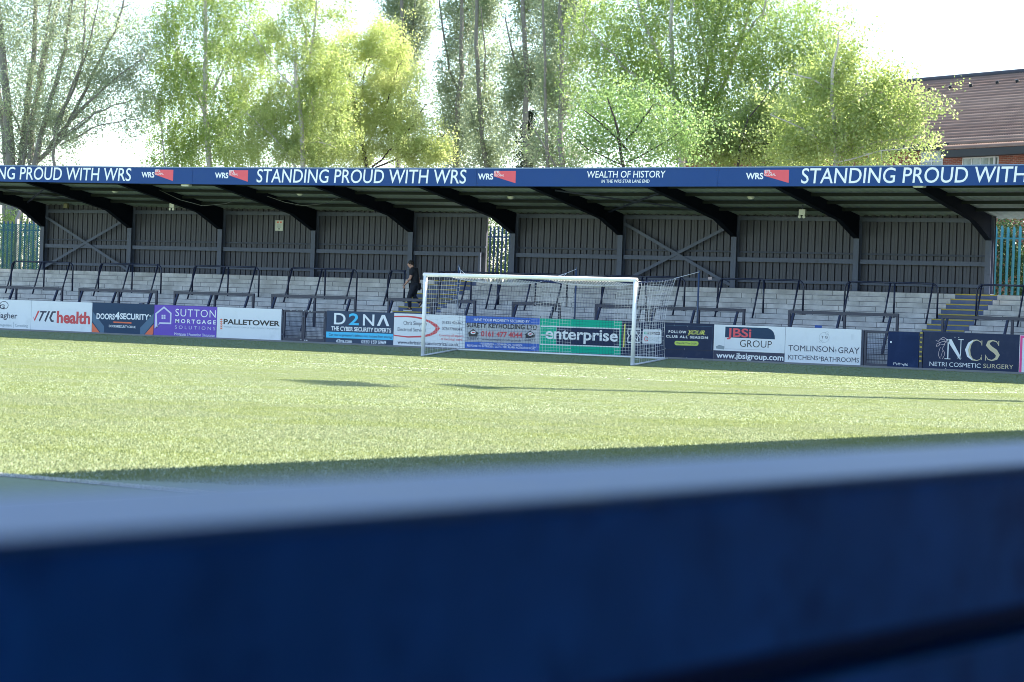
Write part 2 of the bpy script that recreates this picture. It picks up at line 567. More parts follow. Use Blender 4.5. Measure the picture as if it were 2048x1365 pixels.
g = MB()
HALF = -53.0
zz_ = 0.004
for x0, x1, y0, y1 in ((-31.2, 31.2, -0.12, 0.0), (-31.2, 31.2, HALF, HALF + 0.12), (31.08, 31.2, -106, -0.12), (-31.2, -31.08, -106, -0.12),
                       (-20.16, 20.16, -16.5, -16.38), (-20.16, -20.04, -16.38, -0.13), (20.04, 20.16, -16.38, -0.13),
                       (-9.16, 9.16, -5.5, -5.38), (-9.16, -9.04, -5.38, -0.13), (9.04, 9.16, -5.38, -0.13)):
    g.add([(x0, y0, zz_), (x1, y0, zz_), (x1, y1, zz_), (x0, y1, zz_)], [(0, 1, 2, 3)])
tag(g.build('pitch_markings', M['white']), kind='structure')


# turf fibres: real blades over the part of the pitch near enough to show them
def blades(n, z0, z1, hmin, hmax, wmin, wmax, rng, white=False):
    c, s = math.cos(CYAW), math.sin(CYAW)
    z = np.sqrt(rng.uniform(z0 ** 2, z1 ** 2, n))
    a = rng.uniform(-0.225, 0.225, n) * z
    x = CPOS[0] + a * c - z * s
    y = CPOS[1] + a * s + z * c
    inline = (np.abs(y - HALF - 0.06) < 0.07) & (x < 31.2)
    keep = (y < 2.9) & (x < 40.3)
    keep &= inline if white else ~inline
    x, y = x[keep], y[keep]
    return put_blades(x, y, hmin, hmax, wmin, wmax, rng)


def put_blades(x, y, hmin, hmax, wmin, wmax, rng):
    n = len(x)
    z = np.where(y <= 0.2, 0.0, ZB * np.minimum(1.0, (y - 0.2) / 1.75))
    yaw = rng.uniform(0, 2 * np.pi, n)
    h = rng.uniform(hmin, hmax, n)
    w = rng.uniform(wmin, wmax, n) / 2
    lx, ly = rng.normal(0, 0.45, n) * h, rng.normal(0, 0.45, n) * h
    dx, dy = np.cos(yaw) * w, np.sin(yaw) * w
    v = np.empty((n, 4, 3))
    v[:, 0] = np.stack([x - dx, y - dy, z - 0.003], 1)
    v[:, 1] = np.stack([x + dx, y + dy, z - 0.003], 1)
    v[:, 2] = np.stack([x + dx * .5 + lx, y + dy * .5 + ly, z + h], 1)
    v[:, 3] = np.stack([x - dx * .5 + lx, y - dy * .5 + ly, z + h], 1)
    return v.reshape(-1, 3), np.arange(n * 4).reshape(-1, 4)


rng = np.random.default_rng(7)
parts = [blades(330000, 18, 34, 0.007, 0.018, 0.006, 0.014, rng), blades(330000, 34, 56, 0.007, 0.017, 0.009, 0.020, rng),
         blades(260000, 56, 92, 0.007, 0.016, 0.018, 0.045, rng)]
vv = np.concatenate([p[0] for p in parts])
tag(np_mesh('grass', vv, np.arange(len(vv)).reshape(-1, 4), M['fibre']), 'pale green artificial turf fibres covering the pitch', 'grass', kind='stuff')
nl = 15000
px, py = rng.uniform(24, 31.2, nl), rng.uniform(HALF + 0.02, HALF + 0.10, nl)
v_, f_ = put_blades(px, py, 0.010, 0.020, 0.010, 0.02, rng)
tag(np_mesh('halfway_line', v_, f_, M['linefibre']), kind='structure')

# ------------------------------------------------------------------ grandstand behind the goal
STAND_X0, STAND_X1 = -38.0, 39.0  # right end carried on out of view to keep light off the rafters
YC = 9.0                                                    # front of the rear columns
FY = 3.0                                                    # front of the fascia
COLX = [-32.3, -27.84, -23.42, -19.06, -14.77, -10.51, -6.26, -2.01, 2.26, 6.61, 11.04, 15.5, 20.0, 24.4, 28.8, 33.2]      # right edge of each column


def fas_top(x): return 5.99 + 2.6e-4 * (x + 3) ** 2
def roof_under(y, x=0.0): return fas_top(x) - 0.21 - (y - 3.0) * 0.147


stand = thing('grandstand', 'dark steel terrace stand with blue fascia and cantilever roof behind the goal', 'grandstand', (-6.5, 9.0, 0.2))
# roof: corrugated sheet (underside seen), thin
rs = MB()
xs = np.arange(STAND_X0, STAND_X1 + 0.01, 0.07)
prof = [0.0, 0.0, 0.035, 0.035]
rows = []
for side in (0, 1):
    for (y, k) in ((FY + 0.05, 0), (9.75, 1)):
        rows.append([(x, y, roof_under(y, x) + prof[i % 4] + side * 0.02) for i, x in enumerate(xs)])
n = len(xs)
rs.v = [p for r_ in rows for p in r_]
for i in range(n - 1):
    rs.f += [(i, n + i, n + i + 1, i + 1), (2 * n + i, 2 * n + i + 1, 3 * n + i + 1, 3 * n + i)]
    rs.m += [0, 0]
rs.build('roof', M['roofsheet'], stand)
for k, y in enumerate((3.35, 4.5, 5.65, 6.8, 7.9)):
    pz = MB()
    for a, b in zip(COLX[:-1], COLX[1:]):
        pz.beam((a, y, roof_under(y, a) - 0.075), (b, y, roof_under(y, b) - 0.075), 0.06, 0.10)
    pz.build('purlin', M['purlin'], stand)
# rafters, columns
for x in COLX:
    xc = x - 0.10
    r_ = MB()
    zt0, zt1 = roof_under(3.06, xc) - 0.004, roof_under(9.15, xc) - 0.004
    poly = [(3.06, zt0), (3.06, zt0 - 0.32), (7.7, roof_under(7.7, xc) - 0.43), (8.98, 4.17), (9.15, 4.17), (9.15, zt1)]
    r_.prism(poly, 'x', xc - 0.012, xc + 0.012)
    # bottom flange along the three runs
    for (a, b) in (((3.06, zt0 - 0.32), (7.7, roof_under(7.7, xc) - 0.43)), ((7.7, roof_under(7.7, xc) - 0.43), (8.98, 4.17))):
        r_.beam((xc, a[0], a[1] - 0.006), (xc, b[0], b[1] - 0.006), 0.20, 0.014)
    r_.build('rafter', M['rafter'], stand)
    c_ = MB()
    c_.box(xc - 0.095, xc + 0.095, YC, YC + 0.015, 2.45, 4.165)
    c_.box(xc - 0.008, xc + 0.008, YC + 0.015, YC + 0.20, 2.45, roof_under(9.2, xc) - 0.05)
    c_.box(xc - 0.095, xc + 0.095, YC + 0.20, YC + 0.215, 2.45, roof_under(9.2, xc) - 0.05)
    c_.box(xc - 0.13, xc + 0.13, YC - 0.03, YC + 0.25, 2.495, 2.515)
    c_.build('column', M['steel_grey'], stand)
# bays: cladding, rails, eaves beam
for i in range(1, 10):
    xa, xb = COLX[i] + 0.01, COLX[i + 1] - 0.205
    xe = xb + 0.22
    if i == 5: xe = float(at(972, 500, Y=9.26)[0])
    cl = MB()
    x = xa - 0.2 if i in (1, 6) else xa + 0.006
    pts = []
    y0, y1 = 9.255, 9.315
    while x < xe:
        for dx, y in ((0.0, y0), (0.085, y0), (0.090, y0 + .006), (0.105, y0 + .006), (0.110, y0), (0.195, y0), (0.202, y1), (0.236, y1), (0.243, y0)):
            if x + dx <= xe: pts.append((x + dx, y))
        x += 0.245
    pts.append((xe, y0))
    nn = len(pts)
    z0, z1 = 2.48, roof_under(9.3, xa) + 0.09
    vs = [(p[0], p[1], z0) for p in pts] + [(p[0], p[1], z1) for p in pts]
    cl.add(vs, [(k, k + 1, nn + k + 1, nn + k) for k in range(nn - 1)])
    vs = [(p[0], p[1] + 0.03, z0) for p in pts] + [(p[0], p[1] + 0.03, z1) for p in pts]
    cl.add(vs, [(k + 1, k, nn + k, nn + k + 1) for k in range(nn - 1)])
    cl.build('cladding_panel', M['clad'], stand)
    b_ = MB(); b_.box(xa, xb, 9.07, 9.13, 3.36, 3.50)
    if i == 5:
        b_ = MB(); xg = float(at(962, 500, Y=9.1)[0])
        b_.box(xa, xg, 9.07, 9.13, 3.36, 3.50); b_.box(xg - 0.08, xg, 9.07, 9.13, 2.5, 3.355)
    b_.build('mid_rail', M['steel_grey'], stand)
    b_ = MB(); b_.box(xa, min(xe, xb), 9.19, 9.245, 3.65, 3.71); b_.build('cladding_rail', M['steel'], stand)
    if i not in (5,):
        b_ = MB(); b_.box(xa, xb, 9.16, 9.2, 2.70, 2.80); b_.build('base_rail', M['steel_grey'], stand)
    b_ = MB(); b_.box(xa, xb, 9.10, 9.2, 4.70, 4.83); b_.build('eaves_beam', M['steel_grey'], stand)
for (xa, xb) in ((STAND_X0, -30.6), (13.0, STAND_X1)):
    b_ = MB(); b_.box(xa, xb, 9.255, 9.315, 2.48, roof_under(9.3, xb) + 0.03); b_.build('cladding_panel', M['clad'], stand)  # unseen cladding, added past the openings to cut stray light
b_ = MB(); b_.prism([(3.4, 0.2), (9.3, 0.2), (9.3, roof_under(9.3, 38.9)), (3.4, roof_under(3.4, 38.9))], 'x', 38.9, 38.97); b_.build('added_end_wall', M['clad'], stand)  # unseen gable, added to block light coming in from the right
for i in (1, 7):
    xa, xb = COLX[i] + 0.02, COLX[i + 1] - 0.21
    for (p, q, yy) in (((xa, 4.55), (xb, 2.6), 9.03), ((xa, 2.6), (xb, 4.55), 9.045)):
        b_ = MB(); b_.beam((p[0], yy, p[1]), (q[0], yy, q[1]), 0.012, 0.10); b_.build('cross_brace', M['steel_grey'], stand)
    # roof bracing in the same bay
    for (ya, yb_) in ((4.6, 8.0), (8.0, 4.6)):
        b_ = MB(); b_.beam((xa, ya, roof_under(ya, xa) - 0.17), (xb, yb_, roof_under(yb_, xb) - 0.17), 0.05, 0.05); b_.build('roof_brace', M['steel'], stand)


# ---------------------------------------------------------------- lettering helpers
TXT = {}


def text_geo(body, weight=0.0, shear=0.0, space=1.0):
    key = (body, weight, shear, space)
    if key not in TXT:
        cu = bpy.data.curves.new('text', 'FONT')
        cu.body = body
        cu.size = 1.0
        cu.offset = weight
        cu.shear = shear
        cu.space_character = space
        cu.resolution_u = 4
        ob = bpy.data.objects.new('text', cu)
        COL.objects.link(ob)
        dg = bpy.context.evaluated_depsgraph_get()
        me = bpy.data.meshes.new_from_object(ob.evaluated_get(dg))
        v = np.array([p.co[:2] for p in me.vertices]).reshape(-1, 2)
        f = [tuple(p.vertices) for p in me.polygons]
        bpy.data.objects.remove(ob)
        bpy.data.curves.remove(cu)
        bpy.data.meshes.remove(me)
        TXT[key] = (v, f)
    return TXT[key]


CAPH = {w: float(text_geo('H', w)[0][:, 1].max()) for w in (0.0,)}[0.0]


def vw(view, x, y):
    return view[0] + x / view[2], view[1] + y / view[2]


V1, V2, V3, V4 = (0, 310, 3.412), (480, 310, 3.412), (960, 310, 2.9043), (1400, 310, 2.9043)
V5, V6, VD = (0, 590, 6.206), (300, 590, 5.689), (640, 600, 6.827)
VG, VE, VF = (830, 520, 6.5), (1060, 540, 6.5), (1230, 630, 8.192)
VJ, VN = (1420, 630, 6.4), (1700, 620, 5.885)


class Print:
    """flat print on a board standing in the plane y = Y (facing -y): text and shapes measured off the photograph, kept inside lim"""

    def __init__(s, Y, lim=None):
        s.Y, s.lim, s.lay, s.txt = Y, lim, {}, []
        s.k = 0

    def mb(s, m, lay):
        return s.lay.setdefault((m, lay), MB())

    def clampx(s, p):
        if not s.lim: return p
        x0, x1, z0, z1 = s.lim
        return (min(max(p[0], x0), x1), min(max(p[1], z0), z1))

    def pt(s, view, x, y):
        q = at(*vw(view, x, y), Y=s.Y)
        return (q[0], q[2])

    def poly(s, m, pts, lay=1):
        pts = [s.clampx(p) for p in pts]
        d = s.Y - 0.0016 * lay
        s.mb(m, lay).add([(p[0], d, p[1]) for p in pts], [tuple(range(len(pts)))])

    def P(s, m, view, pts, lay=1):
        s.poly(m, [s.pt(view, *p) for p in pts], lay)

    def S(s, m, view, pts, w, closed=False, lay=1):
        """stroke of width w (view units); pts may carry their own width"""
        pp = [(p[0], p[1], p[2] if len(p) > 2 else w) for p in pts]
        n = len(pp)
        L, Rr = [], []
        for i, (x, y, ww) in enumerate(pp):
            a = pp[(i - 1) % n] if closed or i > 0 else pp[i]
            b = pp[(i + 1) % n] if closed or i < n - 1 else pp[i]
            dx, dy = b[0] - a[0], b[1] - a[1]
            l = math.hypot(dx, dy) or 1
            nx, ny = -dy / l * ww / 2, dx / l * ww / 2
            if (closed or 0 < i < n - 1):
                d1 = (x - a[0], y - a[1]); d2 = (b[0] - x, b[1] - y)
                c_ = (d1[0] * d2[0] + d1[1] * d2[1]) / ((math.hypot(*d1) * math.hypot(*d2)) or 1)
                k = 1 / max(0.5, math.sqrt(max(0.0, (1 + c_) / 2)))
                nx, ny = nx * k, ny * k
            L.append((x + nx, y + ny)); Rr.append((x - nx, y - ny))
        for i in range(n if closed else n - 1):
            j = (i + 1) % n
            s.P(m, view, [L[i], L[j], Rr[j], Rr[i]], lay)

    def ring(s, m, view, cx, cy, rx, ry, w, a0=0, a1=360, n=28, lay=1):
        pts = [(cx + rx * math.cos(R(a0 + (a1 - a0) * i / n)), cy + ry * math.sin(R(a0 + (a1 - a0) * i / n)), w) for i in range(n + 1)]
        s.S(m, view, pts, w, lay=lay)

    def T(s, m, body, view, xl, xr, yb, cap, weight=0.0, shear=0.0, space=1.0, lay=2):
        v, f = text_geo(body, weight, shear, space)
        ym = yb
        a, b = s.pt(view, xl, ym), s.pt(view, xr, ym)
        mid = s.pt(view, (xl + xr) / 2, ym)
        top = s.pt(view, (xl + xr) / 2, ym - cap)
        zs = (top[1] - mid[1]) / CAPH
        x0, x1 = v[:, 0].min(), v[:, 0].max()
        xs_ = (b[0] - a[0]) / max(1e-6, x1 - x0)
        d = s.Y - 0.0016 * lay
        P = [s.clampx((a[0] + (p[0] - x0) * xs_, mid[1] + p[1] * zs)) for p in v]
        tm = MB(); tm.add([(p[0], d, p[1]) for p in P], f)
        s.txt.append((m, tm))

    def done(s, parent, name='emblem'):
        for m, tm in s.txt: tm.build('lettering', M[m], parent)
        by = {}
        for (m, lay), mb in s.lay.items():
            t = by.setdefault(m, MB())
            t.add(mb.v, mb.f)
        for m, mb in by.items():
            mb.build(name, M[m], parent)


# ---------------------------------------------------------------- fascia with its lettering
seams = [STAND_X0] + [float(at(x, 352, Y=FY)[0]) for x in (385, 953, 1436)] + [19.0, 29.0, STAND_X1]
for a, b in zip(seams[:-1], seams[1:]):
    f_ = MB()
    k = max(2, int((b - a) / 1.2))
    xs_ = np.linspace(a + 0.004, b - 0.004, k + 1)
    vs, fs = [], []
    for x in xs_:
        t = fas_top(x)
        vs += [(x, FY, t - 0.585), (x, FY, t - 0.03), (x, FY + 0.04, t - 0.03), (x, FY + 0.04, t - 0.585)]
    for i in range(k):
        for j in range(4):
            j2 = (j + 1) % 4
            fs.append((4 * i + j, 4 * i + 4 + j, 4 * i + 4 + j2, 4 * i + j2))
    fs += [(3, 2, 1, 0), (4 * k, 4 * k + 1, 4 * k + 2, 4 * k + 3)]
    f_.add(vs, fs)
    fo = f_.build('fascia_panel', M['fascia'], stand)
    # rivet heads
    rv = MB()
    for x in (a + 0.05, b - 0.05):
        for dz in (0.10, 0.30, 0.50):
            rv.box(x - 0.008, x + 0.008, FY - 0.006, FY - 0.0005, fas_top(x) - dz - 0.012, fas_top(x) - dz + 0.004)
    rv.build('rivets', M['steel'], fo)
tr = MB()
for a, b in zip(np.arange(STAND_X0, STAND_X1, 1.5), np.arange(STAND_X0, STAND_X1, 1.5) + 1.497):
    tr.beam((a, FY + 0.02, fas_top(a) - 0.012), (b, FY + 0.02, fas_top(b) - 0.012), 0.07, 0.03)
tr.build('roof_trim', mat('pale_trim', (0.16, 0.24, 0.40), 0.4), stand)

PF = Print(FY)
BIG = dict(weight=0.008, shear=0.12)
_l0 = float(at(513, 365, Y=FY)[0]); _l1 = float(at(932, 368, Y=FY)[0]); LW = _l1 - _l0


def fascia_text(x0, length, zc, cap, body, m, weight, shear):
    v, f = text_geo(body, weight, shear, 1.0)
    a, b = v[:, 0].min(), v[:, 0].max()
    vs = []
    for p in v:
        x = x0 + (p[0] - a) / (b - a) * length
        vs.append((x, FY - 0.003, fas_top(x) + zc + p[1] / CAPH * cap))
    PF.txt.append((m, MB().add(vs, f)))


WHT = 'white'
for x0 in (float(at(262, 360, Y=FY)[0]) - LW, _l0, float(at(1602, 366, Y=FY)[0])):
    fascia_text(x0, LW, -0.497, 0.435, 'STANDING PROUD WITH WRS', WHT, 0.006, 0.08)
for px_ in (283, 430, 956, 1492):
    x0 = float(at(px_, 352, Y=FY)[0])
    fascia_text(x0, 0.58, -0.365, 0.175, 'WRS', WHT, 0.03, 0.0)
    xr = x0 + 0.60
    xa, xb = xr, xr + 0.82
    PL = Print(FY); PL.poly('fasciared', [(xa, fas_top(xa) - 0.10), (xb, fas_top(xb) - 0.10), (xb, fas_top(xb) - 0.485), (xa, fas_top(xa) - 0.27)], 1)
    PL.done(stand, 'logo')
    fascia_text(xa + 0.02, 0.22, -0.175, 0.075, 'ETL', WHT, 0.03, 0.0)
    fascia_text(xa + 0.01, 0.38, -0.27, 0.065, 'GLOBAL', WHT, 0.0, 0.0)
xa, xb = float(at(1174, 357, Y=FY)[0]), float(at(1331, 357, Y=FY)[0])
fascia_text(xa, xb - xa, -0.31, 0.20, 'WEALTH OF HISTORY', WHT, 0.008, 0.08)
xa, xb = float(at(1203, 367, Y=FY)[0]), float(at(1299, 367, Y=FY)[0])
fascia_text(xa, xb - xa, -0.47, 0.095, 'IN THE WRS STAR LANE END', WHT, 0.01, 0.08)
PF.done(stand, 'logo')

# ---------------------------------------------------------------- concrete terrace
RISE, NST = 0.16, 14
def step_z(i): return 0.25 + RISE * i
def step_y(i): return 4.0 + 0.345 * (i - 1)


AIS = [(-9.20, -7.45), (10.13, 11.50)]
terr = thing('terrace', 'stepped grey concrete block terrace under the stand roof', 'terrace', (-6.5, 4.0, 0.25))
TX0, TX1 = -38.0, 39.0
for i in range(1, NST + 1):
    s_ = MB()
    yb_ = step_y(i + 1) if i < NST else 9.9
    seg = [TX0]
    for a, b in AIS: seg += [a, b]
    seg.append(TX1)
    for a, b in zip(seg[::2], seg[1::2]):
        s_.box(a, b, step_y(i), yb_ + 0.02, step_z(i - 1) - 0.02, step_z(i))
    s_.build('step', M['terrace'], terr)
for a, b in AIS:
    st = MB()
    ny = MB()
    for i in range(1, NST + 1):
        yb_ = step_y(i + 1) if i < NST else 9.9
        st.box(a + 0.003, b - 0.003, step_y(i) + 0.004, yb_ + 0.02, step_z(i - 1) - 0.02, step_z(i) - 0.002)
        ny.box(a + 0.01, b - 0.02, step_y(i) - 0.001, step_y(i) + 0.06, step_z(i) - 0.036, step_z(i) + 0.002)
    so = st.build('stair_flight', M['stepblue'], terr)
    ny.build('yellow_nosings', M['stepyellow'], so)
# blue paint patch on one riser, blue lid lying behind the board
pm = MB(); q = at(1629, 618, Y=6.0); q2 = at(1643, 618, Y=6.0)
i_ = 7; pm.box(float(q[0]), float(q2[0]), step_y(i_) - 0.002, step_y(i_) + 0.03, step_z(i_ - 1) + 0.02, step_z(i_) + 0.002)
pm.build('blue_paint_patch', M['blue'], terr)
lid = MB()
q, q2 = at(262, 604, Y=4.9), at(318, 606, Y=4.9)
lid.box(float(q[0]), float(q2[0]), 4.75, 4.98, 1.215, 1.30)
lid.box(float(q[0]) + .45, float(q[0]) + .62, 4.80, 4.92, 1.301, 1.33)
lid.box(float(q[0]) + .05, float(q[0]) + .10, 4.77, 4.95, 0.735, 1.214)
lid.box(float(q2[0]) - .10, float(q2[0]) - .05, 4.77, 4.95, 0.735, 1.214)
tag(lid.build('bench', M['bluepole'], bevel=0.004), 'low flat blue bench seat behind the dark slate board with orange corners', 'bench')

# ---------------------------------------------------------------- crush barriers
RU = 0.030
UP = [(-27.51, -24.41), (-23.13, -20.13), (-18.66, -15.63), (-14.32, -11.35), (-10.04, -9.31), (-7.91, -5.55), (-5.51, -2.84), (-1.51, 1.55), (2.75, 5.75), (7.16, 10.23), (11.48, 14.5)]
UPL = ['behind the white board with red health lettering', 'behind the purple board', 'behind the white board with orange chevrons', 'behind the grey board with the cyan numeral',
       'short half hoop beside the man walking down the steps', 'square ended rail at the top left of the goal', 'behind the left half of the green board, seen through the net',
       'behind the right post of the goal', 'behind the white board with the red and black square logo', 'behind the gate with the solid blue sheet', 'crossing the blue and yellow steps at far right']
iy, ib = 6.93, 9


def hoop(x0, x1, kind=0):
    m = MB()
    zt = 2.75
    z0 = step_z(ib)
    y = iy
    r = 0.22
    pts = []
    if kind == 2:
        pts = [(x0, y, z0), (x0, y, zt), (x1, y, zt), (x1, y, z0)]
        m.tube(pts[:2], RU); m.tube([(x0 - RU, y, zt), (x1 + RU, y, zt)], RU); m.tube(pts[2:], RU)
    else:
        pts = [(x0, y, z0)] + [(x0 + r - r * math.cos(R(t)), y, zt - r + r * math.sin(R(t))) for t in range(0, 91, 15)]
        if kind == 1:
            pts += [(x1, y, zt)]
            m.tube(pts, RU); m.tube([(x1 - RU, y, zt), (x1 - RU, y, z0)], RU)
        else:
            pts += [(x1 - r + r * math.sin(R(t)), y, zt - r + r * math.cos(R(t))) for t in range(0, 91, 15)] + [(x1, y, z0)]
            m.tube(pts, RU)
    return m


def brace_leg(x, y, zt, y2, z2, base=True, r=RU):
    m = MB()
    m.tube([(x, y, zt), (x, y2, z2)], r * 0.95)
    if base: m.box(x - 0.07, x + 0.07, y2 - 0.06, y2 + 0.05, z2, z2 + 0.012)
    return m


for k, ((a, b), lb) in enumerate(zip(UP, UPL)):
    kind = 1 if k == 4 else 2 if k == 5 else 0
    lab = ('navy tubular crush barrier, ' + lb) if k in (4, 5) else ('rounded navy tubular crush barrier ' + lb)
    if k == 4: lab = 'short rounded navy tubular barrier beside the man walking down the steps'
    if k == 5: lab = 'square ended navy barrier rail behind the top left corner of the goal'
    if k == 6: lab = 'rounded navy crush barrier behind the green board, seen through the goal net'
    t = thing('crush_barrier', lab, 'barrier', ((a + b) / 2, iy, step_z(ib)), 'hooped crush barriers on the upper terrace')
    hoop(a, b, kind).build('hoop', M['rail'], t, smooth=True)
    legs = [a + 0.16, (a + b) / 2 - 0.02, b - 0.16] if b - a > 2 else [a + 0.16]
    for x in legs:
        brace_leg(x, iy - 0.01, 2.74, iy - 0.44, step_z(ib - 1)).build('brace_leg', M['rail'], t, smooth=True)
    if len(legs) == 3:
        m = MB(); m.tube([((a + b) / 2 + 0.12, iy, 2.74), ((a + b) / 2 + 0.12, iy, step_z(ib))], RU); m.build('middle_post', M['rail'], t, smooth=True)
    m = MB()
    for x in (a, b): m.box(x - 0.07, x + 0.07, iy - 0.07, iy + 0.07, step_z(ib), step_z(ib) + 0.014)
    m.build('foot_plate', M['rail'], t)

LOW = [(-27.62, -23.01), (-22.16, -18.55), (-17.71, -14.21), (-13.38, -9.87), (-8.49, -6.78), (-6.68, -5.07), (-3.58, -1.82), (-0.46, 1.37), (1.53, 4.79), (6.34, 9.88), (11.32, 15.5)]
LOWL = ['behind the white health board at far left', 'behind the slate board with orange corners', 'behind the purple board', 'behind the double mesh gate', 'in front of the walking man on the steps',
        'behind the left end of the goal net', 'behind the join of the blue and green boards', 'behind the right end of the green board',
        'behind the dark board with yellow script', 'behind the gate with the solid blue sheet', 'behind the dark board with large gold letters']
ly_, li_ = 4.85, 3
for (a, b), lb in zip(LOW, LOWL):
    t = thing('crush_barrier', 'low flat navy rail barrier ' + lb, 'barrier', ((a + b) / 2, ly_, step_z(li_)), 'flat railed crush barriers on the lower terrace')
    m = MB(); m.box(a - 0.04, b + 0.04, ly_ - 0.04, ly_ + 0.04, 1.70, 1.80); m.build('rail', M['rail'], t, bevel=0.006)
    posts = [a, (a + b) / 2 + 0.06, b] if b - a > 1.9 else [a, b]
    for x in posts:
        m = MB(); m.box(x - 0.035, x + 0.035, ly_ - 0.035, ly_ + 0.035, step_z(li_), 1.699); m.build('post', M['rail'], t)
    for x in (a + 0.14, (a + b) / 2 - 0.09, b - 0.22) if b - a > 1.9 else (a + 0.14, b - 0.22):
        m = MB(); m.beam((x, ly_, 1.70), (x, ly_ - 0.52, step_z(li_ - 1) + 0.003), 0.06, 0.07); m.build('brace_leg', M['rail'], t)

# ---------------------------------------------------------------- advertising boards
YB = 3.2
BZ0, BZ1 = 0.15, 1.288
BOARD_GROUP = 'advertising boards round the pitch'


def board(x0, x1, m, label, z0=BZ0, z1=BZ1, edge='steel'):
    t = thing('advertising_board', label, 'advertising board', ((x0 + x1) / 2, YB, ZB), BOARD_GROUP)
    b = MB(); b.box(x0 + 0.006, x1 - 0.006, YB, YB + 0.018, z0, z1); b.build('panel', M[m], t)
    f_ = MB()
    f_.box(x0 + 0.006, x1 - 0.006, YB + 0.019, YB + 0.06, z1 - 0.04, z1 + 0.012)
    for x in np.linspace(x0 + 0.1, x1 - 0.1, 3): f_.box(x - 0.03, x + 0.03, YB + 0.019, YB + 0.055, ZB - 0.02, z1 - 0.041)
    f_.build('backing_frame', M['steel'], t)
    return t, Print(YB, (x0 + 0.008, x1 - 0.008, z0 + 0.002, z1 - 0.002))


X = [-27.2, -22.94, -20.06, -17.23, -14.45, -11.69, -9.82, -7.10, -4.31, -1.51, 1.45, 4.66, 7.05, 9.51, 11.45, 14.36, 17.2]
# 1 white, left edge
t, p = board(X[0], X[1], 'whiteboard', 'plain white board with a round letter G emblem, leftmost in the row')
p.ring('navy', V5, 50, 130, 52, 47, 7)
p.T('navy', 'G', V5, -8, 58, 172, 50, 0.03)
p.T('navy', 'Gallagher', V5, -140, 215, 288, 68, 0.012)
p.T('grey', 'Management', V5, -45, 147, 390, 32)
p.S('grey', V5, [(168, 340), (167, 410)], 3)
p.T('grey', 'Consulting', V5, 187, 345, 398, 33)
p.done(t)
# 2 health
t, p = board(X[1], X[2], 'whiteboard', 'white board with red word health beside navy slanted letters')
p.P('red', V5, [(408, 266), (428, 298), (470, 198), (493, 199), (431, 330)])
p.P('navy', V5, [(502, 200), (582, 203), (574, 223), (549, 222), (494, 334), (482, 316), (524, 221), (494, 219)])
p.P('navy', V5, [(600, 203), (623, 204), (567, 338), (551, 320)])
p.S('navy', V5, [(692, 215), (654, 215), (622, 288), (640, 326), (666, 328)], 22)
p.T('red', 'health', V5, 703, 1118, 352, 138, 0.035)
p.done(t)
# 3 slate with orange corners
t, p = board(X[2], X[3], 'slate', 'dark slate board with white lettering and orange and blue corner stripes')
p.P('steelblue', V5, [(1148, 205), (1292, 392), (1292, 512), (1270, 508), (1146, 325)])
p.P('orange', V5, [(1144, 345), (1262, 503), (1172, 500), (1138, 458)])
p.P('steelblue', V5, [(1910, 230), (1740, 410), (1738, 530), (1762, 530), (1906, 345)])
p.P('orange', V5, [(1908, 366), (1768, 525), (1870, 530), (1908, 478)])
p.T('white', 'DOORS', V5, 1198, 1424, 302, 66, 0.03)
p.T('white', '4', V5, 1424, 1486, 302, 84, 0.04)
p.T('white', 'SECURITY', V5, 1490, 1850, 306, 68, 0.03)
p.ring('white', V5, 1864, 262, 6, 6, 6, n=10)
p.S('orange', V5, [(1408, 340), (1632, 350)], 17)
p.T('white', 'DOORS4SECURITY.CO.UK', V5, 1352, 1685, 408, 27, 0.02)
p.done(t)
# 4 purple
t, p = board(X[3], X[4], 'purple', 'purple board with a pale house outline and white lettering')
p.S('lilac', V6, [(68, 378), (69, 215), (160, 143), (237, 210), (234, 326), (110, 322)], 17, closed=True)
for ax in (132, 156):
    for ay in (228, 254):
        p.P('lilac', V6, [(ax, ay), (ax + 20, ay + 1), (ax + 20, ay + 22), (ax, ay + 21)])
p.T('white', 'SUTTON', V6, 288, 748, 252, 84, -0.004, space=1.1)
p.T('white', 'MORTGAGE', V6, 288, 748, 327, 42, 0.03, space=1.5)
p.T('lilac', 'SOLUTIONS', V6, 283, 742, 395, 38, -0.006, space=1.6)
p.T('white', 'Mortgages | Protection | Insurance', V6, 278, 735, 470, 33)
p.done(t)
# 5 white with orange chevrons
t, p = board(X[4], X[5], 'whiteboard', 'white board with wide black lettering and a stack of orange chevrons')
for k in range(6):
    y = 270 + 21 * k
    p.P('orange', V6, [(795, y + 14), (811, y), (827, y + 14), (827, y + 16), (795, y + 16)])
p.T('black', 'PALLETOWER', V6, 836, 1478, 344, 55, 0.03)
p.T('palegrey', 'WORLD CLASS STORAGE AND LOGISTICS EQUIPMENT', V6, 836, 1475, 385, 17)
p.done(t)
# 6 grey with cyan numeral
t, p = board(X[6], X[7], 'slate2', 'dark grey board with huge white letters, a cyan numeral and cyan band')
p.T('white', 'D', VD, 190, 348, 335, 150, 0.012)
p.T('cyan', '2', VD, 392, 530, 342, 150, 0.02)
p.T('white', 'N', VD, 585, 740, 352, 150, 0.012)
p.P('white', VD, [(778, 354), (845, 207), (887, 208), (948, 362), (908, 360), (865, 250), (817, 356)], 2)
p.T('white', 'THE CYBER SECURITY EXPERTS', VD, 152, 972, 432, 54, 0.028)
p.P('cyan', VD, [(60, 433), (1030, 468), (1030, 553), (60, 514)], 1)
p.T('navy', "Can your organisation's defence stop hackers from scoring?", VD, 120, 990, 508, 32, 0.01)
p.T('white', 'd2na.com', VD, 222, 437, 584, 45, 0.02)
p.T('white', '0330 159 5969', VD, 565, 902, 600, 45, 0.02)
p.done(t)
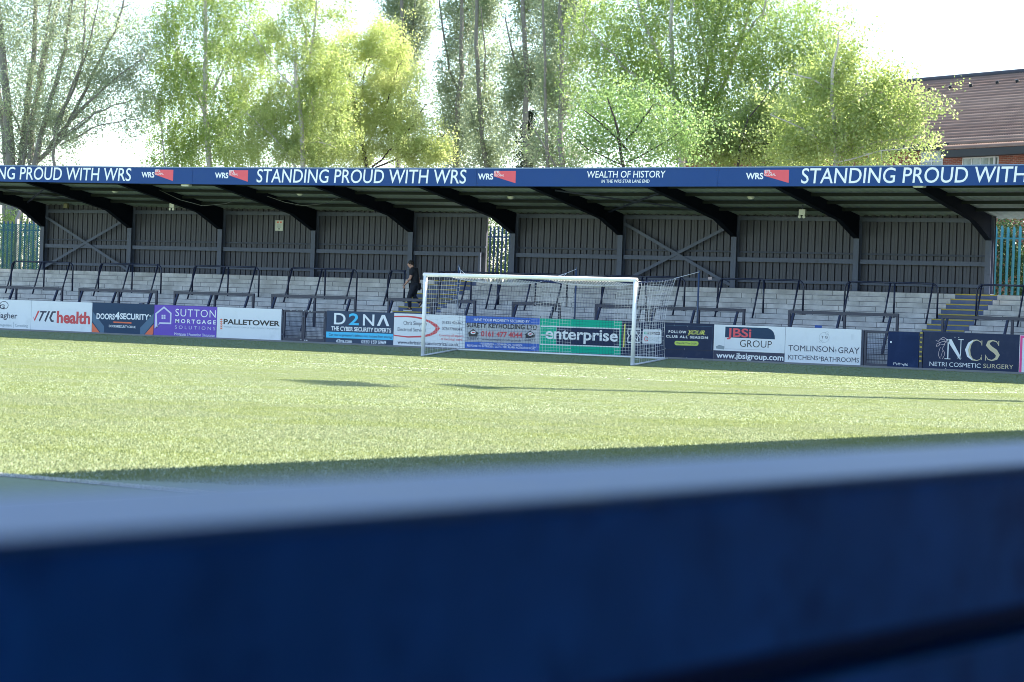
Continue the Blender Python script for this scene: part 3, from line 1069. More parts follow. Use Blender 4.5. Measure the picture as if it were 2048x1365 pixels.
# 7 white with red ellipse
t, p = board(X[7], X[8], 'whiteboard', 'white board with a red swoosh, partly behind the left goal post')
p.S('red', VD, [(960, 229, 17), (1030, 228, 19), (1200, 228, 21), (1300, 238, 22), (1390, 255, 23), (1500, 300, 31), (1578, 350, 44), (1608, 390, 50), (1575, 440, 45), (1500, 480, 33), (1390, 502, 24), (1200, 508, 19), (1020, 487, 15), (960, 476, 14)], 20)
p.T('navy', 'Chris Simpson', VD, 1140, 1455, 345, 52)
p.T('navy', 'Electrical Services', VD, 1060, 1450, 432, 50)
p.T('navy', 'www.chrissimpsonelectrical.co.uk', VD, 1058, 1895, 617, 46, 0.016)
p.T('navy', '01625 426367', VD, 1665, 1952, 332, 37, 0.012)
p.T('navy', '07867788049', VD, 1665, 1942, 417, 37, 0.012)
p.T('red', 'Covering all aspects', VD, 1628, 1960, 505, 33, 0.012)
p.T('red', 'of Electrical work', VD, 1650, 1945, 556, 33, 0.012)
p.done(t)
# 8 blue / silver
t, p = board(X[8], X[9], 'silver', 'silver board with blue bands, black title and red telephone number')
p.P('blue', VG, [(640, 725), (1640, 750), (1640, 845), (640, 820)], 1)
p.P('blue', VG, [(630, 1064), (1630, 1092), (1630, 1300), (630, 1300)], 1)
p.T('white', 'HAVE YOUR PROPERTY SECURED BY', VG, 765, 1490, 808, 34, 0.012)
p.T('black', 'SURETY KEYHOLDING LTD', VG, 672, 1590, 892, 58, 0.03)
p.T('red', '0161 477 4044', VG, 858, 1395, 1003, 64, 0.03)
for ox, oy in ((0, 0), (742, 20)):
    p.P('black', VG, [(683 + ox, 955 + oy), (757 + ox, 898 + oy), (830 + ox, 958 + oy), (815 + ox, 965 + oy), (812 + ox, 1000 + oy), (697 + ox, 998 + oy), (697 + ox, 962 + oy)], 1)
    p.ring('white', VG, 757 + ox, 945 + oy, 26, 14, 16, n=14, lay=2)
    p.P('red', VG, [(740 + ox, 940 + oy), (775 + ox, 935 + oy), (778 + ox, 950 + oy), (742 + ox, 955 + oy)], 3)
    p.T('navy', 'SURETY', VG, 682 + ox, 825 + ox, 1040 + oy, 32, 0.005)
p.T('navy', 'www.suretykeyholding.co.uk', VG, 870, 1378, 1055, 30)
p.T('white', '• RESIDENTIAL • COMMERCIAL • SCHOOL', VG, 842, 1402, 1112, 23, 0.012)
p.T('white', 'RESPONSE TO INTRUDER / CCTV / FIRE ALARM ACTIVATIONS 24/7', VG, 677, 1568, 1146, 26, 0.012)
p.done(t)
# 9 green
t, p = board(X[9], X[10], 'green', 'bright green board with white lettering in a white frame')
p.P('blue', VE, [(60, 1082), (1230, 1118), (1230, 1300), (60, 1300)], 1)
p.P('darkboard', VE, [(345, 747), (1163, 768), (1158, 1000), (335, 975)], 1)
p.S('white', VE, [(142, 733), (1167, 768), (1158, 1005), (136, 968)], 11, closed=True, lay=2)
p.T('white', 'enterprise', VE, 200, 1140, 912, 142, 0.022)
p.S('white', VE, [(145, 848), (260, 852)], 12, lay=2)
p.done(t)
# 10 dark navy
t, p = board(X[10], X[11], 'darkboard', 'dark navy board with yellow script and lime pill beside the right goal post')
p.P('yellow', VF, [(152, 148), (174, 149), (152, 530), (131, 528)])
p.S('white', VF, [(212, 232), (412, 236), (412, 310), (385, 345), (410, 380), (408, 458), (208, 452), (208, 380), (235, 345), (210, 310)], 13, closed=True)
p.T('white', 'DA', VF, 255, 375, 325, 62, 0.03)
p.T('white', 'ZN', VF, 255, 375, 430, 62, 0.03)
p.P('whiteboard', VF, [(470, 238), (752, 241), (764, 252), (762, 464), (750, 475), (462, 470), (450, 458), (458, 248)], 1)
p.P('green', VF, [(483, 278), (532, 279), (532, 320), (481, 318)], 2)
p.P('black', VF, [(532, 279), (738, 284), (736, 328), (532, 320)], 2)
p.T('white', 'enterprise', VF, 490, 730, 312, 34, 0.012, lay=3)
p.ring('red', VF, 512, 396, 30, 36, 13, 30, 330, lay=2)
p.ring('navy', VF, 525, 396, 16, 20, 10, 0, 360, lay=2)
p.T('palegrey', 'NATIONAL', VF, 566, 728, 392, 27, 0.012)
p.T('palegrey', 'LEAGUE', VF, 566, 705, 424, 27, 0.012)
p.T('white', 'FOLLOW', VF, 878, 1168, 300, 40, 0.03, space=1.3)
p.T('script', 'YOUR', VF, 1198, 1470, 324, 68, 0.008, shear=0.45)
p.S('script', VF, [(1250, 290, 9), (1215, 325, 8), (1190, 345, 4)], 8, lay=2)
p.S('script', VF, [(1425, 300, 9), (1480, 324, 4)], 7, lay=2)
p.T('white', 'CLUB ALL SEASON', VF, 835, 1520, 383, 38, 0.03, space=1.25)
p.P('lime', VF, [(1000, 427), (1345, 436), (1362, 446), (1370, 470), (1362, 498), (1342, 508), (1000, 500), (982, 488), (974, 464), (982, 438)], 1)
p.T('slate', 'Watch NL TV on DAZN', VF, 1005, 1335, 482, 28, 0.012)
p.S('steelblue', VF, [(735, 166), (1598, 196), (1580, 582)], 3)
p.S('black', VF, [(640, 560), (1625, 588)], 5)
for q in ((965, 165), (1180, 183), (820, 545), (1135, 558), (1165, 700), (1430, 708)):
    p.P('whiteboard', VF, [(q[0], q[1]), (q[0] + 12, q[1] + 1), (q[0] + 10, q[1] + 7), (q[0] + 1, q[1] + 6)], 1)
p.done(t)
# 11 white with red / black square
t, p = board(X[11], X[12], 'whiteboard', 'white board with red letters on a black panel and a navy web address band')
p.P('navy', VJ, [(20, 452), (1000, 496), (1000, 760), (20, 760)], 1)
p.P('slate', VJ, [(198, 152), (700, 168), (745, 172), (782, 190), (812, 220), (828, 265), (832, 315), (192, 288)], 1)
p.T('fasciared', 'JBSi', VJ, 215, 528, 283, 104, 0.022)
p.T('black', 'GROUP', VJ, 382, 790, 417, 88, -0.006)
p.S('palegrey', VJ, [(190, 290), (188, 435), (735, 452)], 3)
p.T('white', 'www.jbsigroup.com', VJ, 80, 940, 568, 72, 0.02)
p.P('grey', VJ, [(75, 405), (120, 385), (185, 405), (180, 445), (80, 432)], 1)
p.done(t)


def serif(p, m, body, view, xl, xr, yb, cap, weight):
    """capitals with short serif bars on the baseline and cap line"""
    p.T(m, body, view, xl, xr, yb, cap, weight)
    v, f = text_geo(body, weight)
    par = list(range(len(v)))

    def root(i):
        while par[i] != i: i = par[i]
        return i
    for q in f:
        for i in q[1:]: par[root(i)] = root(q[0])
    comp = {}
    for i in range(len(v)): comp.setdefault(root(i), []).append(v[i][0])
    gl = sorted((min(c), max(c)) for c in comp.values())
    if len(gl) != len(body): return
    x0, x1 = gl[0][0], gl[-1][1]
    vx = lambda x: xl + (x - x0) / (x1 - x0) * (xr - xl)
    low = {'T': 'c', 'I': 'c', 'Y': 'c', 'L': 'l', 'N': 'l', 'K': 'lr', 'H': 'lr', 'A': 'lr', 'M': 'lr', 'R': 'lr', 'B': 'l'}
    top = {'I': 'c', 'L': 'l', 'N': 'lr', 'K': 'lr', 'H': 'lr', 'M': 'lr', 'R': 'l', 'B': 'l', 'Y': 'lr'}
    hw = cap * 0.10
    for ch, (ga, gb) in zip(body, gl):
        for tab, yy in ((low, yb), (top, yb - cap)):
            for k in tab.get(ch, ''):
                x = {'l': vx(ga) + hw * .45, 'r': vx(gb) - hw * .45, 'c': vx((ga + gb) / 2)}[k]
                y0 = yy - (3.5 if yy == yb else -0.5)
                p.P(m, view, [(x - hw, y0), (x + hw, y0), (x + hw, y0 + 3), (x - hw, y0 + 3)], 3)


# 12 white, kitchens
t, p = board(X[12], X[13], 'whiteboard', 'white board with navy serif lettering under a thin round emblem')
p.ring('palegrey', VJ, 1462, 290, 64, 64, 4, n=26)
p.ring('palegrey', VJ, 1500, 236, 24, 20, 3, n=12)
p.ring('palegrey', VJ, 1425, 345, 24, 16, 3, n=12)
p.T('navy', 'T', VJ, 1425, 1453, 303, 32, 0.008); p.T('navy', 'G', VJ, 1470, 1505, 303, 32, 0.008)
serif(p, 'navy', 'TOMLINSON', VJ, 1002, 1588, 468, 70, 0.0)
serif(p, 'navy', 'GRAY', VJ, 1640, 1910, 494, 74, 0.0)
serif(p, 'navy', 'KITCHENS', VJ, 1002, 1382, 574, 54, 0.0)
serif(p, 'navy', 'BATHROOMS', VJ, 1422, 1906, 602, 58, 0.0)
p.T('navy', '&', VJ, 1598, 1622, 468, 26); p.T('navy', '&', VJ, 1392, 1414, 562, 22)
p.S('palegrey', VJ, [(1612, 402), (1611, 440)], 3); p.S('palegrey', VJ, [(1610, 474), (1609, 500)], 3); p.S('palegrey', VJ, [(1402, 520), (1402, 545)], 3)
for xx in (1815, 1828, 1842): p.S('palegrey', VJ, [(xx, 250), (xx, 318)], 3)
p.done(t)
# 13 dark with gold serif letters
t, p = board(X[14], X[15], 'darkboard', 'dark navy board with large white and gold serif letters and a line drawing')
c = 'whiteboard'
p.S(c, VN, [(1158, 350), (1150, 575)], 13); p.P(c, VN, [(1135, 345), (1196, 348), (1312, 570), (1300, 588), (1283, 578)], 1)
p.S(c, VN, [(1308, 352), (1299, 580)], 9); p.S(c, VN, [(1275, 350), (1342, 353)], 8, lay=2); p.S(c, VN, [(1112, 576), (1182, 579)], 8, lay=2)
arc = [(1552, 405, 5), (1535, 375, 8), (1495, 356, 10), (1450, 365, 22), (1410, 400, 42), (1385, 470, 58), (1400, 540, 44), (1440, 585, 22), (1490, 598, 10), (1530, 585, 8), (1552, 540, 5)]
p.S('gold', VN, arc, 10, lay=1)
p.S(c, VN, [(1450, 362, 12), (1402, 398, 26), (1372, 470, 34), (1390, 545, 26), (1440, 590, 12)], 10, lay=2)
p.S('gold', VN, [(1553, 362), (1552, 420)], 9); p.S('gold', VN, [(1548, 530), (1545, 592)], 9)
p.S('gold', VN, [(1745, 410, 6), (1725, 375, 10), (1680, 362, 14), (1635, 378, 30), (1622, 412, 42), (1660, 455, 50), (1712, 492, 52), (1740, 535, 42), (1722, 575, 30), (1670, 597, 14), (1625, 585, 10), (1600, 545, 6)], 10)
p.S('gold', VN, [(1752, 368), (1750, 425)], 9); p.S('gold', VN, [(1596, 530), (1594, 598)], 9)
p.T('whiteboard', 'NETRI COSMETIC', VN, 935, 1538, 672, 50, 0.0)
p.T('gold', 'SURGERY', VN, 1568, 1922, 692, 50, 0.0)
p.S('palepink', VN, [(1012, 362), (1040, 372), (1065, 345), (1100, 322), (1135, 345), (1140, 380), (1100, 372), (1060, 385), (1025, 400), (1018, 430), (1045, 425), (1060, 395)], 5)
p.S('palepink', VN, [(1075, 350), (1110, 352), (1128, 378), (1105, 410), (1065, 405)], 4)
p.S('palepink', VN, [(1065, 440), (1045, 495), (1042, 540), (1062, 578)], 4); p.S('palepink', VN, [(1120, 400), (1085, 460), (1112, 500), (1110, 540), (1085, 580)], 4)
p.S('palepink', VN, [(1092, 480), (1068, 560)], 3)
for q in ((1230, 320), (1275, 322), (1120, 690), (1205, 705), (1785, 745), (1262, 565)):
    p.P('whiteboard', VN, [(q[0], q[1]), (q[0] + 12, q[1] + 1), (q[0] + 9, q[1] + 8), (q[0] + 1, q[1] + 6)], 2)
p.S('whiteboard', VN, [(1120, 714), (1215, 716)], 4)
p.done(t)
# 14 pink framed
t, p = board(X[15], X[16], 'whiteboard', 'white board with a pink border, cut off at the right edge')
z0, z1 = BZ0 + 0.01, BZ1 - 0.01
for a, b, c_, d in ((X[15] + .02, X[15] + .09, z0, z1), (X[16] - .09, X[16] - .02, z0, z1), (X[15] + .09, X[16] - .09, z1 - .07, z1), (X[15] + .09, X[16] - .09, z0, z0 + .07)):
    p.poly('pink', [(a, c_), (b, c_), (b, d), (a, d)])
p.done(t)


# ---------------------------------------------------------------- perimeter gates
def mesh_grid(m, x0, x1, z0, z1, y, st=0.05, r=0.0028):
    for x in np.arange(x0 + st / 2, x1, st): m.box(x - r, x + r, y - r, y + r, z0, z1)
    for z in np.arange(z0 + st / 2, z1, st): m.box(x0, x1, y + r, y + 3 * r, z - r, z + r)


def leaf(t, x0, x1, z0, z1, mesh=True, sheet=None, paint=()):
    f_ = MB()
    y = YB + 0.02
    f_.box(x0, x0 + 0.06, y - 0.02, y + 0.03, z0, z1); f_.box(x1 - 0.06, x1, y - 0.02, y + 0.03, z0, z1)
    f_.box(x0 + 0.061, x1 - 0.061, y - 0.018, y + 0.028, z1 - 0.06, z1 - 0.001); f_.box(x0 + 0.061, x1 - 0.061, y - 0.018, y + 0.028, z0 + 0.001, z0 + 0.10)
    o = f_.build('gate_leaf', M['rail'], t)
    g_ = MB()
    mesh_grid(g_, x0 + 0.06, x1 - 0.06, z0 + 0.1, z1 - 0.06, y + 0.004)
    g_.build('wire_mesh', M['rail'], o)
    return o


t = thing('gate', 'double leaf navy mesh gate between the white and grey boards', 'gate', ((X[5] + X[6]) / 2, YB, ZB))
xm = float(at(606, 655, Y=YB)[0])
for a, b in ((X[5] + 0.08, xm), (xm + 0.012, X[6] - 0.06)):
    leaf(t, a, b, 0.25, 1.275)
m = MB(); m.box(X[5] + 0.004, X[5] + 0.06, YB, YB + 0.06, 0.18, 1.27); m.build('gate_post', M['steel'], t)
m = MB(); m.box(X[6] - 0.05, X[6] - 0.004, YB, YB + 0.06, 0.18, 1.27); m.build('gate_post', M['steel'], t)
m = MB()
for x in (X[5] + 0.06, X[6] - 0.07):
    for z in (0.45, 1.05): m.box(x - 0.03, x + 0.03, YB - 0.02, YB - 0.001, z - 0.025, z + 0.025)
m.build('hinge', M['steel_grey'], t)
m = MB(); m.box(xm - 0.05, xm + 0.07, YB - 0.03, YB - 0.002, 1.06, 1.10); m.build('latch', M['steel_grey'], t)
m = MB()
rr = random.Random(3)
for k in range(9):
    x = rr.uniform(X[5] + .3, X[6] - .3); z = rr.choice((1.2745, 0.30)); w = rr.uniform(.02, .07)
    m.box(x, x + w, YB - 0.0025, YB - 0.0005, z - rr.uniform(.01, .03), z)
m.build('paint_chips', M['whiteboard'], t)

t = thing('gate', 'navy gate with a solid dark blue sheet over its right half', 'gate', ((X[13] + X[14]) / 2, YB, ZB))
leaf(t, X[13] + 0.10, X[14] - 0.14, 0.22, 1.275)
xs0 = float(at(1776, 690, Y=YB)[0])
m = MB(); m.box(xs0, X[14] - 0.13, YB - 0.012, YB - 0.004, 0.20, 1.26); sh = m.build('sheet', M['gateblue'], t)
m = MB()
for k in range(26):
    x = min(xs0 + 0.02 + abs(rr.gauss(0.38, 0.22)), X[14] - .2); z = 0.30 + abs(rr.gauss(0, .05)); w = rr.uniform(.01, .06)
    m.box(x, x + w, YB - 0.0145, YB - 0.0125, z - rr.uniform(.005, .025), z)
m.box(xs0 + .07, xs0 + .12, YB - 0.0145, YB - 0.0125, 0.93, 0.985)
m.build('paint_chips', M['whiteboard'], sh)
m = MB(); m.box(X[13] + 0.006, X[13] + 0.075, YB, YB + 0.06, 0.18, 1.27); m.build('gate_post', M['steel'], t)
m = MB(); m.box(X[14] - 0.11, X[14] - 0.02, YB + 0.004, YB + 0.06, 0.18, 1.29); po = m.build('gate_post', M['steel'], t)
m = MB()
for z in np.arange(0.42, 1.25, 0.135): m.box(X[14] - 0.105, X[14] - 0.035, YB - 0.002, YB + 0.003, z, z + 0.045)
m.build('yellow_stripes', M['stepyellow'], po)

# ---------------------------------------------------------------- goal
gw, gh, pr = 3.66, 2.44, 0.06
goal = thing('goal', 'white football goal with a striped net standing on the turf', 'goal', (0, 0, 0))
for sx in (-1, 1):
    m = MB(); m.tube([(sx * (gw + pr), 0, -0.02), (sx * (gw + pr), 0, gh + pr)], pr, 16); m.build('post', M['goalwhite'], goal, smooth=True)
m = MB(); m.tube([(-gw - 2 * pr, 0, gh + pr), (gw + 2 * pr, 0, gh + pr)], pr, 16); m.build('crossbar', M['goalwhite'], goal, smooth=True)
DN = 1.9
m = MB()
for sx in (-1, 1): m.tube([(sx * (gw + pr), 0, 0.035), (sx * (gw + pr), 0.2, 0.035), (sx * (gw + pr), DN + (0.18 if sx > 0 else 0), ground_z(DN) + 0.035)], 0.028, 8)
m.tube([(-gw - pr, DN, ZB + 0.03), (gw + pr, DN, ZB + 0.03)], 0.028, 8)
m.build('ground_bar', M['goalwhite'], goal, smooth=True)

STX = [-4.90, -0.49, 3.86]


def top_z(x, t):
    """height of the net roof: t = 0 at the crossbar, 1 at the back; pulled up at the ropes, sagging between"""
    ks = [-gw - pr, -0.46, gw + pr]
    hs = [2.55, 2.44, 2.60]
    for a, b, h0, h1 in zip(ks[:-1], ks[1:], hs[:-1], hs[1:]):
        if x <= b + 1e-6:
            u = (x - a) / (b - a)
            return (1 - t) * (gh + 0.02) + t * (h0 + (h1 - h0) * u) - (0.20 * t + 0.06 * math.sin(math.pi * t)) * 4 * u * (1 - u)
    return 2.6


def back_y(x, z):
    u = z / 2.4
    return DN + 0.10 * math.sin(math.pi * u) * -1 + (0.38 * u ** 3 if x > gw - 0.4 else 0.05 * u)


cell = 0.12
NW, NN = [], []                                             # white strands, navy strands


def is_white(x):
    px_ = 1024 + (x + 0.05) * 57.0
    for a, b in ((-9, -2.36), (-0.93, 0.47), (1.98, 3.42)):
        if a <= x <= b: return True
    return False


nx_ = 74
gx = np.linspace(-gw - pr, gw + pr, nx_)
nzb = 23
for i, x in enumerate(gx):
    zt = top_z(x, 1.0)
    col_ = [(x + 0.006 * math.sin(7 * k + i), back_y(x, zt * (1 - k / nzb)) , ZB * (k / nzb) + zt * (1 - k / nzb) + 0.02) for k in range(nzb + 1)]
    (NW if -0.93 <= x <= 0.47 or 1.98 <= x <= 3.42 or i in (0, nx_ - 1) else NN).append(col_)
    nt_ = 14
    NWT = NW if (math.sin((x + 2.7) * 1.75) > -0.35) else NN
    NWT.append([(x, back_y(x, zt) * k / nt_, top_z(x, k / nt_)) for k in range(nt_ + 1)])
for k in range(nzb + 1):
    for i in range(nx_ - 1):
        a, b = gx[i], gx[i + 1]
        pa, pb = [(x, back_y(x, top_z(x, 1) * (1 - k / nzb)), ZB * (k / nzb) + top_z(x, 1) * (1 - k / nzb) + 0.02) for x in (a, b)]
        mid = (a + b) / 2
        (NW if -0.93 <= mid <= 0.47 or 1.98 <= mid <= 3.42 or k == 0 else NN).append([pa, pb])
for k in range(1, 14):
    for i in range(nx_ - 1):
        a, b = gx[i], gx[i + 1]
        mid = (a + b) / 2
        (NW if math.sin((mid + 2.7) * 1.75) > -0.35 else NN).append([(x, back_y(x, top_z(x, 1)) * k / 14, top_z(x, k / 14)) for x in (a, b)])
for sx in (-1, 1):
    x = sx * (gw + pr)
    nyv, nzv = 14, 18
    for i in range(nyv + 1):
        u = i / nyv
        NW.append([(x + sx * 0.05 * math.sin(math.pi * u) * (1 - k / nzv), back_y(x, top_z(x, 1) * (1 - k / nzv)) * u,
                    top_z(x, u) * (1 - k / nzv) + (ground_z(DN * u) + 0.04) * (k / nzv)) for k in range(nzv + 1)])
    for k in range(nzv + 1):
        NW.append([(x + sx * 0.05 * math.sin(math.pi * i / nyv) * (1 - k / nzv), back_y(x, top_z(x, 1) * (1 - k / nzv)) * i / nyv,
                    top_z(x, i / nyv) * (1 - k / nzv) + (ground_z(DN * i / nyv) + 0.04) * (k / nzv) - 0.05 * math.sin(math.pi * i / nyv) * (1 - k / nzv)) for i in range(nyv + 1)])
for strands, mm, nm in ((NW, 'netwhite', 'white_net'), (NN, 'netnavy', 'navy_net')):
    m = MB()
    for s_ in strands: m.tube(s_, 0.0034 if nm == 'white_net' else 0.0028, 3, caps=False)
    m.build(nm, M[mm], goal)
m = MB()
for k, sxx in enumerate(STX):
    cx_ = (-gw - pr, -0.46, gw + pr)[k]
    ct = (cx_, back_y(cx_, 2.5), top_z(cx_, 1.0) + 0.02)
    m.tube([(sxx, 3.6, 2.86), ct], 0.009, 5)
    if k < 2:
        for dx in (-0.32, 0.32):
            if abs(cx_ + dx) < gw: m.tube([(sxx + (cx_ - sxx) * .35, 3.6 - (3.6 - ct[1]) * .35, 2.86 + (ct[2] - 2.86) * .35), (cx_ + dx, back_y(cx_ + dx, 2.3), top_z(cx_ + dx, 1.0) + 0.02)], 0.008, 5)
m.build('tie_rope', M['netwhite'], goal)
SLB = ['blue net pole behind the left end of the goal', 'blue net pole behind the middle of the goal', 'tall blue net pole to the right of the goal']
for sxx, lb in zip(STX, SLB):
    t = thing('net_pole', lb, 'pole', (sxx, 3.6, 0.25), 'poles holding the goal net')
    m = MB(); m.tube([(sxx, 3.6, 0.25), (sxx, 3.6, 2.84)], 0.028, 10); m.build('tube', M['bluepole'], t, smooth=True)
    m = MB(); m.tube([(sxx, 3.6, 2.84), (sxx, 3.6, 2.92)], 0.018, 8); m.box(sxx - 0.04, sxx + 0.04, 3.57, 3.63, 2.855, 2.875); m.build('hook', M['bluepole'], t)

# ---------------------------------------------------------------- lamps and notices on the stand


def on_roof(x, y, drop=0.0):
    lo, hi = 3.06, 9.4
    for _ in range(40):
        md = (lo + hi) / 2
        q = at(x, y, Y=md)
        if q[2] > roof_under(md, q[0]) - drop: hi = md
        else: lo = md
    return at(x, y, Y=lo)


LROUND = [((230, 382), 'small round white bulkhead light under the roof above the cross braced left bay'), ((600, 387), 'small white bulkhead light under the roof, below the word standing'),
          ((1022, 394), 'small white bulkhead light under the roof, left of the second cross brace'), ((1502, 394), 'small white bulkhead light under the roof, above the twin spotlight box on the right')]
for (px_, lb) in LROUND:
    q = on_roof(*px_, 0.02)
    t = thing('ceiling_light', lb, 'light', q, 'bulkhead lights under the roof')
    z = roof_under(q[1], q[0]) - 0.005
    m = MB(); m.tube([(q[0], q[1], z), (q[0], q[1], z - 0.05)], 0.12, 14); m.build('base', M['lampwhite'], t)
    m = MB(); m.sphere((q[0], q[1], z - 0.055), 0.10, 0.10, 0.05, 12, 6); m.build('cover', M['lampglass'], t, smooth=True)
for (px_, lb) in (((345, 411), 'white twin spotlight box hanging under the roof on the left'), ((1605, 425), 'white twin spotlight box hanging under the roof on the right')):
    q = at(*px_, Y=7.6)
    t = thing('twin_spotlight', lb, 'light', q, 'twin spotlight boxes under the roof')
    x, y, z = q
    m = MB(); m.box(x - 0.11, x + 0.11, y - 0.05, y + 0.05, z - 0.09, z + 0.09); m.build('housing', M['lampwhite'], t, bevel=0.008)
    m = MB(); m.box(x - 0.012, x + 0.012, y - 0.012, y + 0.012, z + 0.091, roof_under(y, x)); m.build('bracket', M['steel'], t)
    for sx in (-1, 1):
        m = MB(); m.tube([(x + sx * 0.075, y + 0.03, z - 0.14), (x + sx * 0.075, y - 0.06, z - 0.145)], [0.035, 0.05], 10)
        m.tube([(x + sx * 0.075, y, z - 0.085), (x + sx * 0.075, y, z - 0.115)], 0.012, 6); m.build('spot_lamp', M['lampwhite'], t)
for (px_, lb) in (((373, 371), 'flat white floodlight below the fascia on the left'), ((1839, 373), 'flat white floodlight below the fascia on the right')):
    q = at(*px_, Y=3.25)
    t = thing('floodlight', lb, 'light', q, 'floodlights under the fascia')
    x, y, z = q
    m = MB(); m.box(x - 0.17, x + 0.17, y - 0.1, y + 0.1, z - 0.035, z + 0.03); m.build('housing', M['lampwhite'], t, bevel=0.01)
    m = MB(); m.box(x - 0.14, x + 0.14, y - 0.08, y + 0.08, z - 0.041, z - 0.036); m.build('lens', M['lampglass'], t)
    m = MB(); m.box(x - 0.15, x + 0.15, y - 0.01, y + 0.01, z + 0.031, roof_under(y, x) - 0.02); m.build('bracket', M['steel'], t)
q = at(132, 412, Y=8.9)
m = MB(); m.box(q[0] - .10, q[0] + .10, 8.86, 8.96, q[2] - .09, q[2] + .09); m.box(q[0] - .02, q[0] + .02, 8.9, 8.93, q[2] + .091, roof_under(8.9, q[0]))
tag(m.build('junction_box', mat('dull_yellow_plastic', (0.20, 0.19, 0.11), 0.5), bevel=0.008), 'small dull yellow box under the roof at the left end', 'junction box')
# notice sheet on the back wall
q0, q1 = at(551, 441, Y=9.24), at(566, 462, Y=9.24)
t = thing('notice_sign', 'white safety notice fixed to the back wall on the left', 'sign', ((q0[0] + q1[0]) / 2, 9.24, q1[2]))
m = MB(); m.box(q0[0], q1[0], 9.236, 9.25, q1[2], q0[2]); m.build('sheet', M['sign'], t)
pn = Print(9.236)
w_, h_ = q1[0] - q0[0], q0[2] - q1[2]
for fx in (0.22, 0.6):
    a = [(q0[0] + w_ * (fx + .11 + .11 * math.cos(R(k * 30))), q0[2] - h_ * .19 + w_ * .11 * math.sin(R(k * 30))) for k in range(12)]
    pn.poly('orange', a, 1)
for k in range(5): pn.poly('grey', [(q0[0] + w_ * .2, q0[2] - h_ * (.36 + k * .08)), (q0[0] + w_ * .8, q0[2] - h_ * (.36 + k * .08)), (q0[0] + w_ * .8, q0[2] - h_ * (.385 + k * .08)), (q0[0] + w_ * .2, q0[2] - h_ * (.385 + k * .08))], 1)
pn.poly('black', [(q0[0] + w_ * .4, q1[2] + h_ * .12), (q0[0] + w_ * .6, q1[2] + h_ * .12), (q0[0] + w_ * .6, q1[2] + h_ * .22), (q0[0] + w_ * .4, q1[2] + h_ * .22)], 1)
pn.done(t, 'symbols')
# small label on the base rail right of the goal
q = at(1420, 557, Y=9.155)
m = MB(); m.box(q[0] - .07, q[0] + .07, 9.15, 9.158, q[2] - .045, q[2] + .045); m.box(q[0] - .05, q[0] + .05, 9.146, 9.1495, q[2] - .02, q[2] + .02)
tag(m.build('label_plate', M['palepink']), 'tiny pale label on the rail behind the right cross braced bay', 'label')
# hanging cables
for pts_, lb in (([(318, 380), (360, 400), (405, 412), (450, 408), (490, 396)], 'thin cable sagging under the roof left of the notice sign'),
                 ([(535, 393), (570, 405), (607, 412), (645, 408), (675, 397)], 'thin cable sagging under the roof right of the notice sign')):
    m = MB()
    P = [at(x, y, Y=5.2) for x, y in pts_]
    P = [(p[0], p[1], p[2]) for p in P]
    m.tube(P, 0.008, 5)
    tag(m.build('cable', M['cable'], smooth=True), lb, 'cable', 'cables hanging under the roof')

# ---------------------------------------------------------------- fences behind the stand
def palisade(name, label, x0, x1, y, z0, z1, mname, pitch=0.155, pw=0.068):
    t = thing(name, label, 'fence', ((x0 + x1) / 2, y, z0))
    for k, x in enumerate(np.arange(x0, x1, pitch)):
        m = MB()
        zt = z1 + 0.02 * math.sin(k * 2.1)
        for sx in (-1, 1):
            m.add([(x, y - 0.012, z0), (x + sx * pw / 2, y + 0.010, z0), (x + sx * pw / 2, y + 0.010, zt - 0.10), (x + sx * pw * .16, y, zt), (x, y - 0.012, zt - 0.05)],
                  [(0, 1, 2, 3, 4) if sx > 0 else (4, 3, 2, 1, 0)])
        m.build('pale', M[mname], t)
    for z in (z0 + 0.28, z1 - 0.42):
        m = MB(); m.box(x0 - .05, x1 + .05, y + 0.012, y + 0.055, z, z + 0.05); m.build('rail', M[mname], t)
    return t


a, b = at(1990, 520, Y=11.2)[0], at(2062, 520, Y=11.2)[0]
palisade('palisade_fence', 'teal palisade fence with pointed tops beyond the right end of the wall', float(a), float(b) + 1.2, 11.2, 0.2, float(at(2010, 452, Y=11.2)[2]), 'palisade', 0.2, 0.095)
a, b = at(964, 500, Y=11.0)[0], at(1034, 500, Y=11.0)[0]
palisade('palisade_fence', 'blue palisade fence seen through the doorway in the wall', float(a), float(b), 11.0, 0.2, float(at(1000, 452, Y=11.0)[2]), 'palisade_blue', 0.165, 0.085)
a, b = at(-20, 500, Y=14.0)[0], at(98, 500, Y=14.0)[0]
palisade('palisade_fence', 'tall grey blue palisade fence behind the green netting at far left', float(a), float(b), 14.0, 0.2, float(at(60, 442, Y=14.0)[2]), 'palisade_blue', 0.24, 0.10)
# green chain link
yl = 11.6
x0, x1 = float(at(-25, 480, Y=yl)[0]), float(at(92, 480, Y=yl)[0])
zt, zb_ = float(at(20, 449, Y=yl)[2]), float(at(20, 535, Y=yl)[2]) - 0.5
t = thing('chain_link_fence', 'green chain link fence on a cranked concrete post at far left', 'fence', ((x0 + x1) / 2, yl, zb_))
m = MB()
st = 0.085
h_ = zt - zb_
for k in np.arange(x0 - h_, x1 + h_, st):
    for sgn in (1, -1):
        xa, za, xb, zb2 = k, zb_, k + sgn * h_, zt
        t0, t1 = 0.0, 1.0
        for lim, sg in ((x0, 1), (x1, -1)):
            fa, fb = sg * (xa - lim), sg * (xb - lim)
            if fa < 0 and fb < 0: t0, t1 = 1, 0
            elif fa < 0: t0 = max(t0, -fa / (fb - fa))
            elif fb < 0: t1 = min(t1, fa / (fa - fb))
        if t1 > t0: m.tube([(xa + (xb - xa) * t0, yl + 0.004 * sgn, za + h_ * t0), (xa + (xb - xa) * t1, yl + 0.004 * sgn, za + h_ * t1)], 0.010, 3, caps=False)
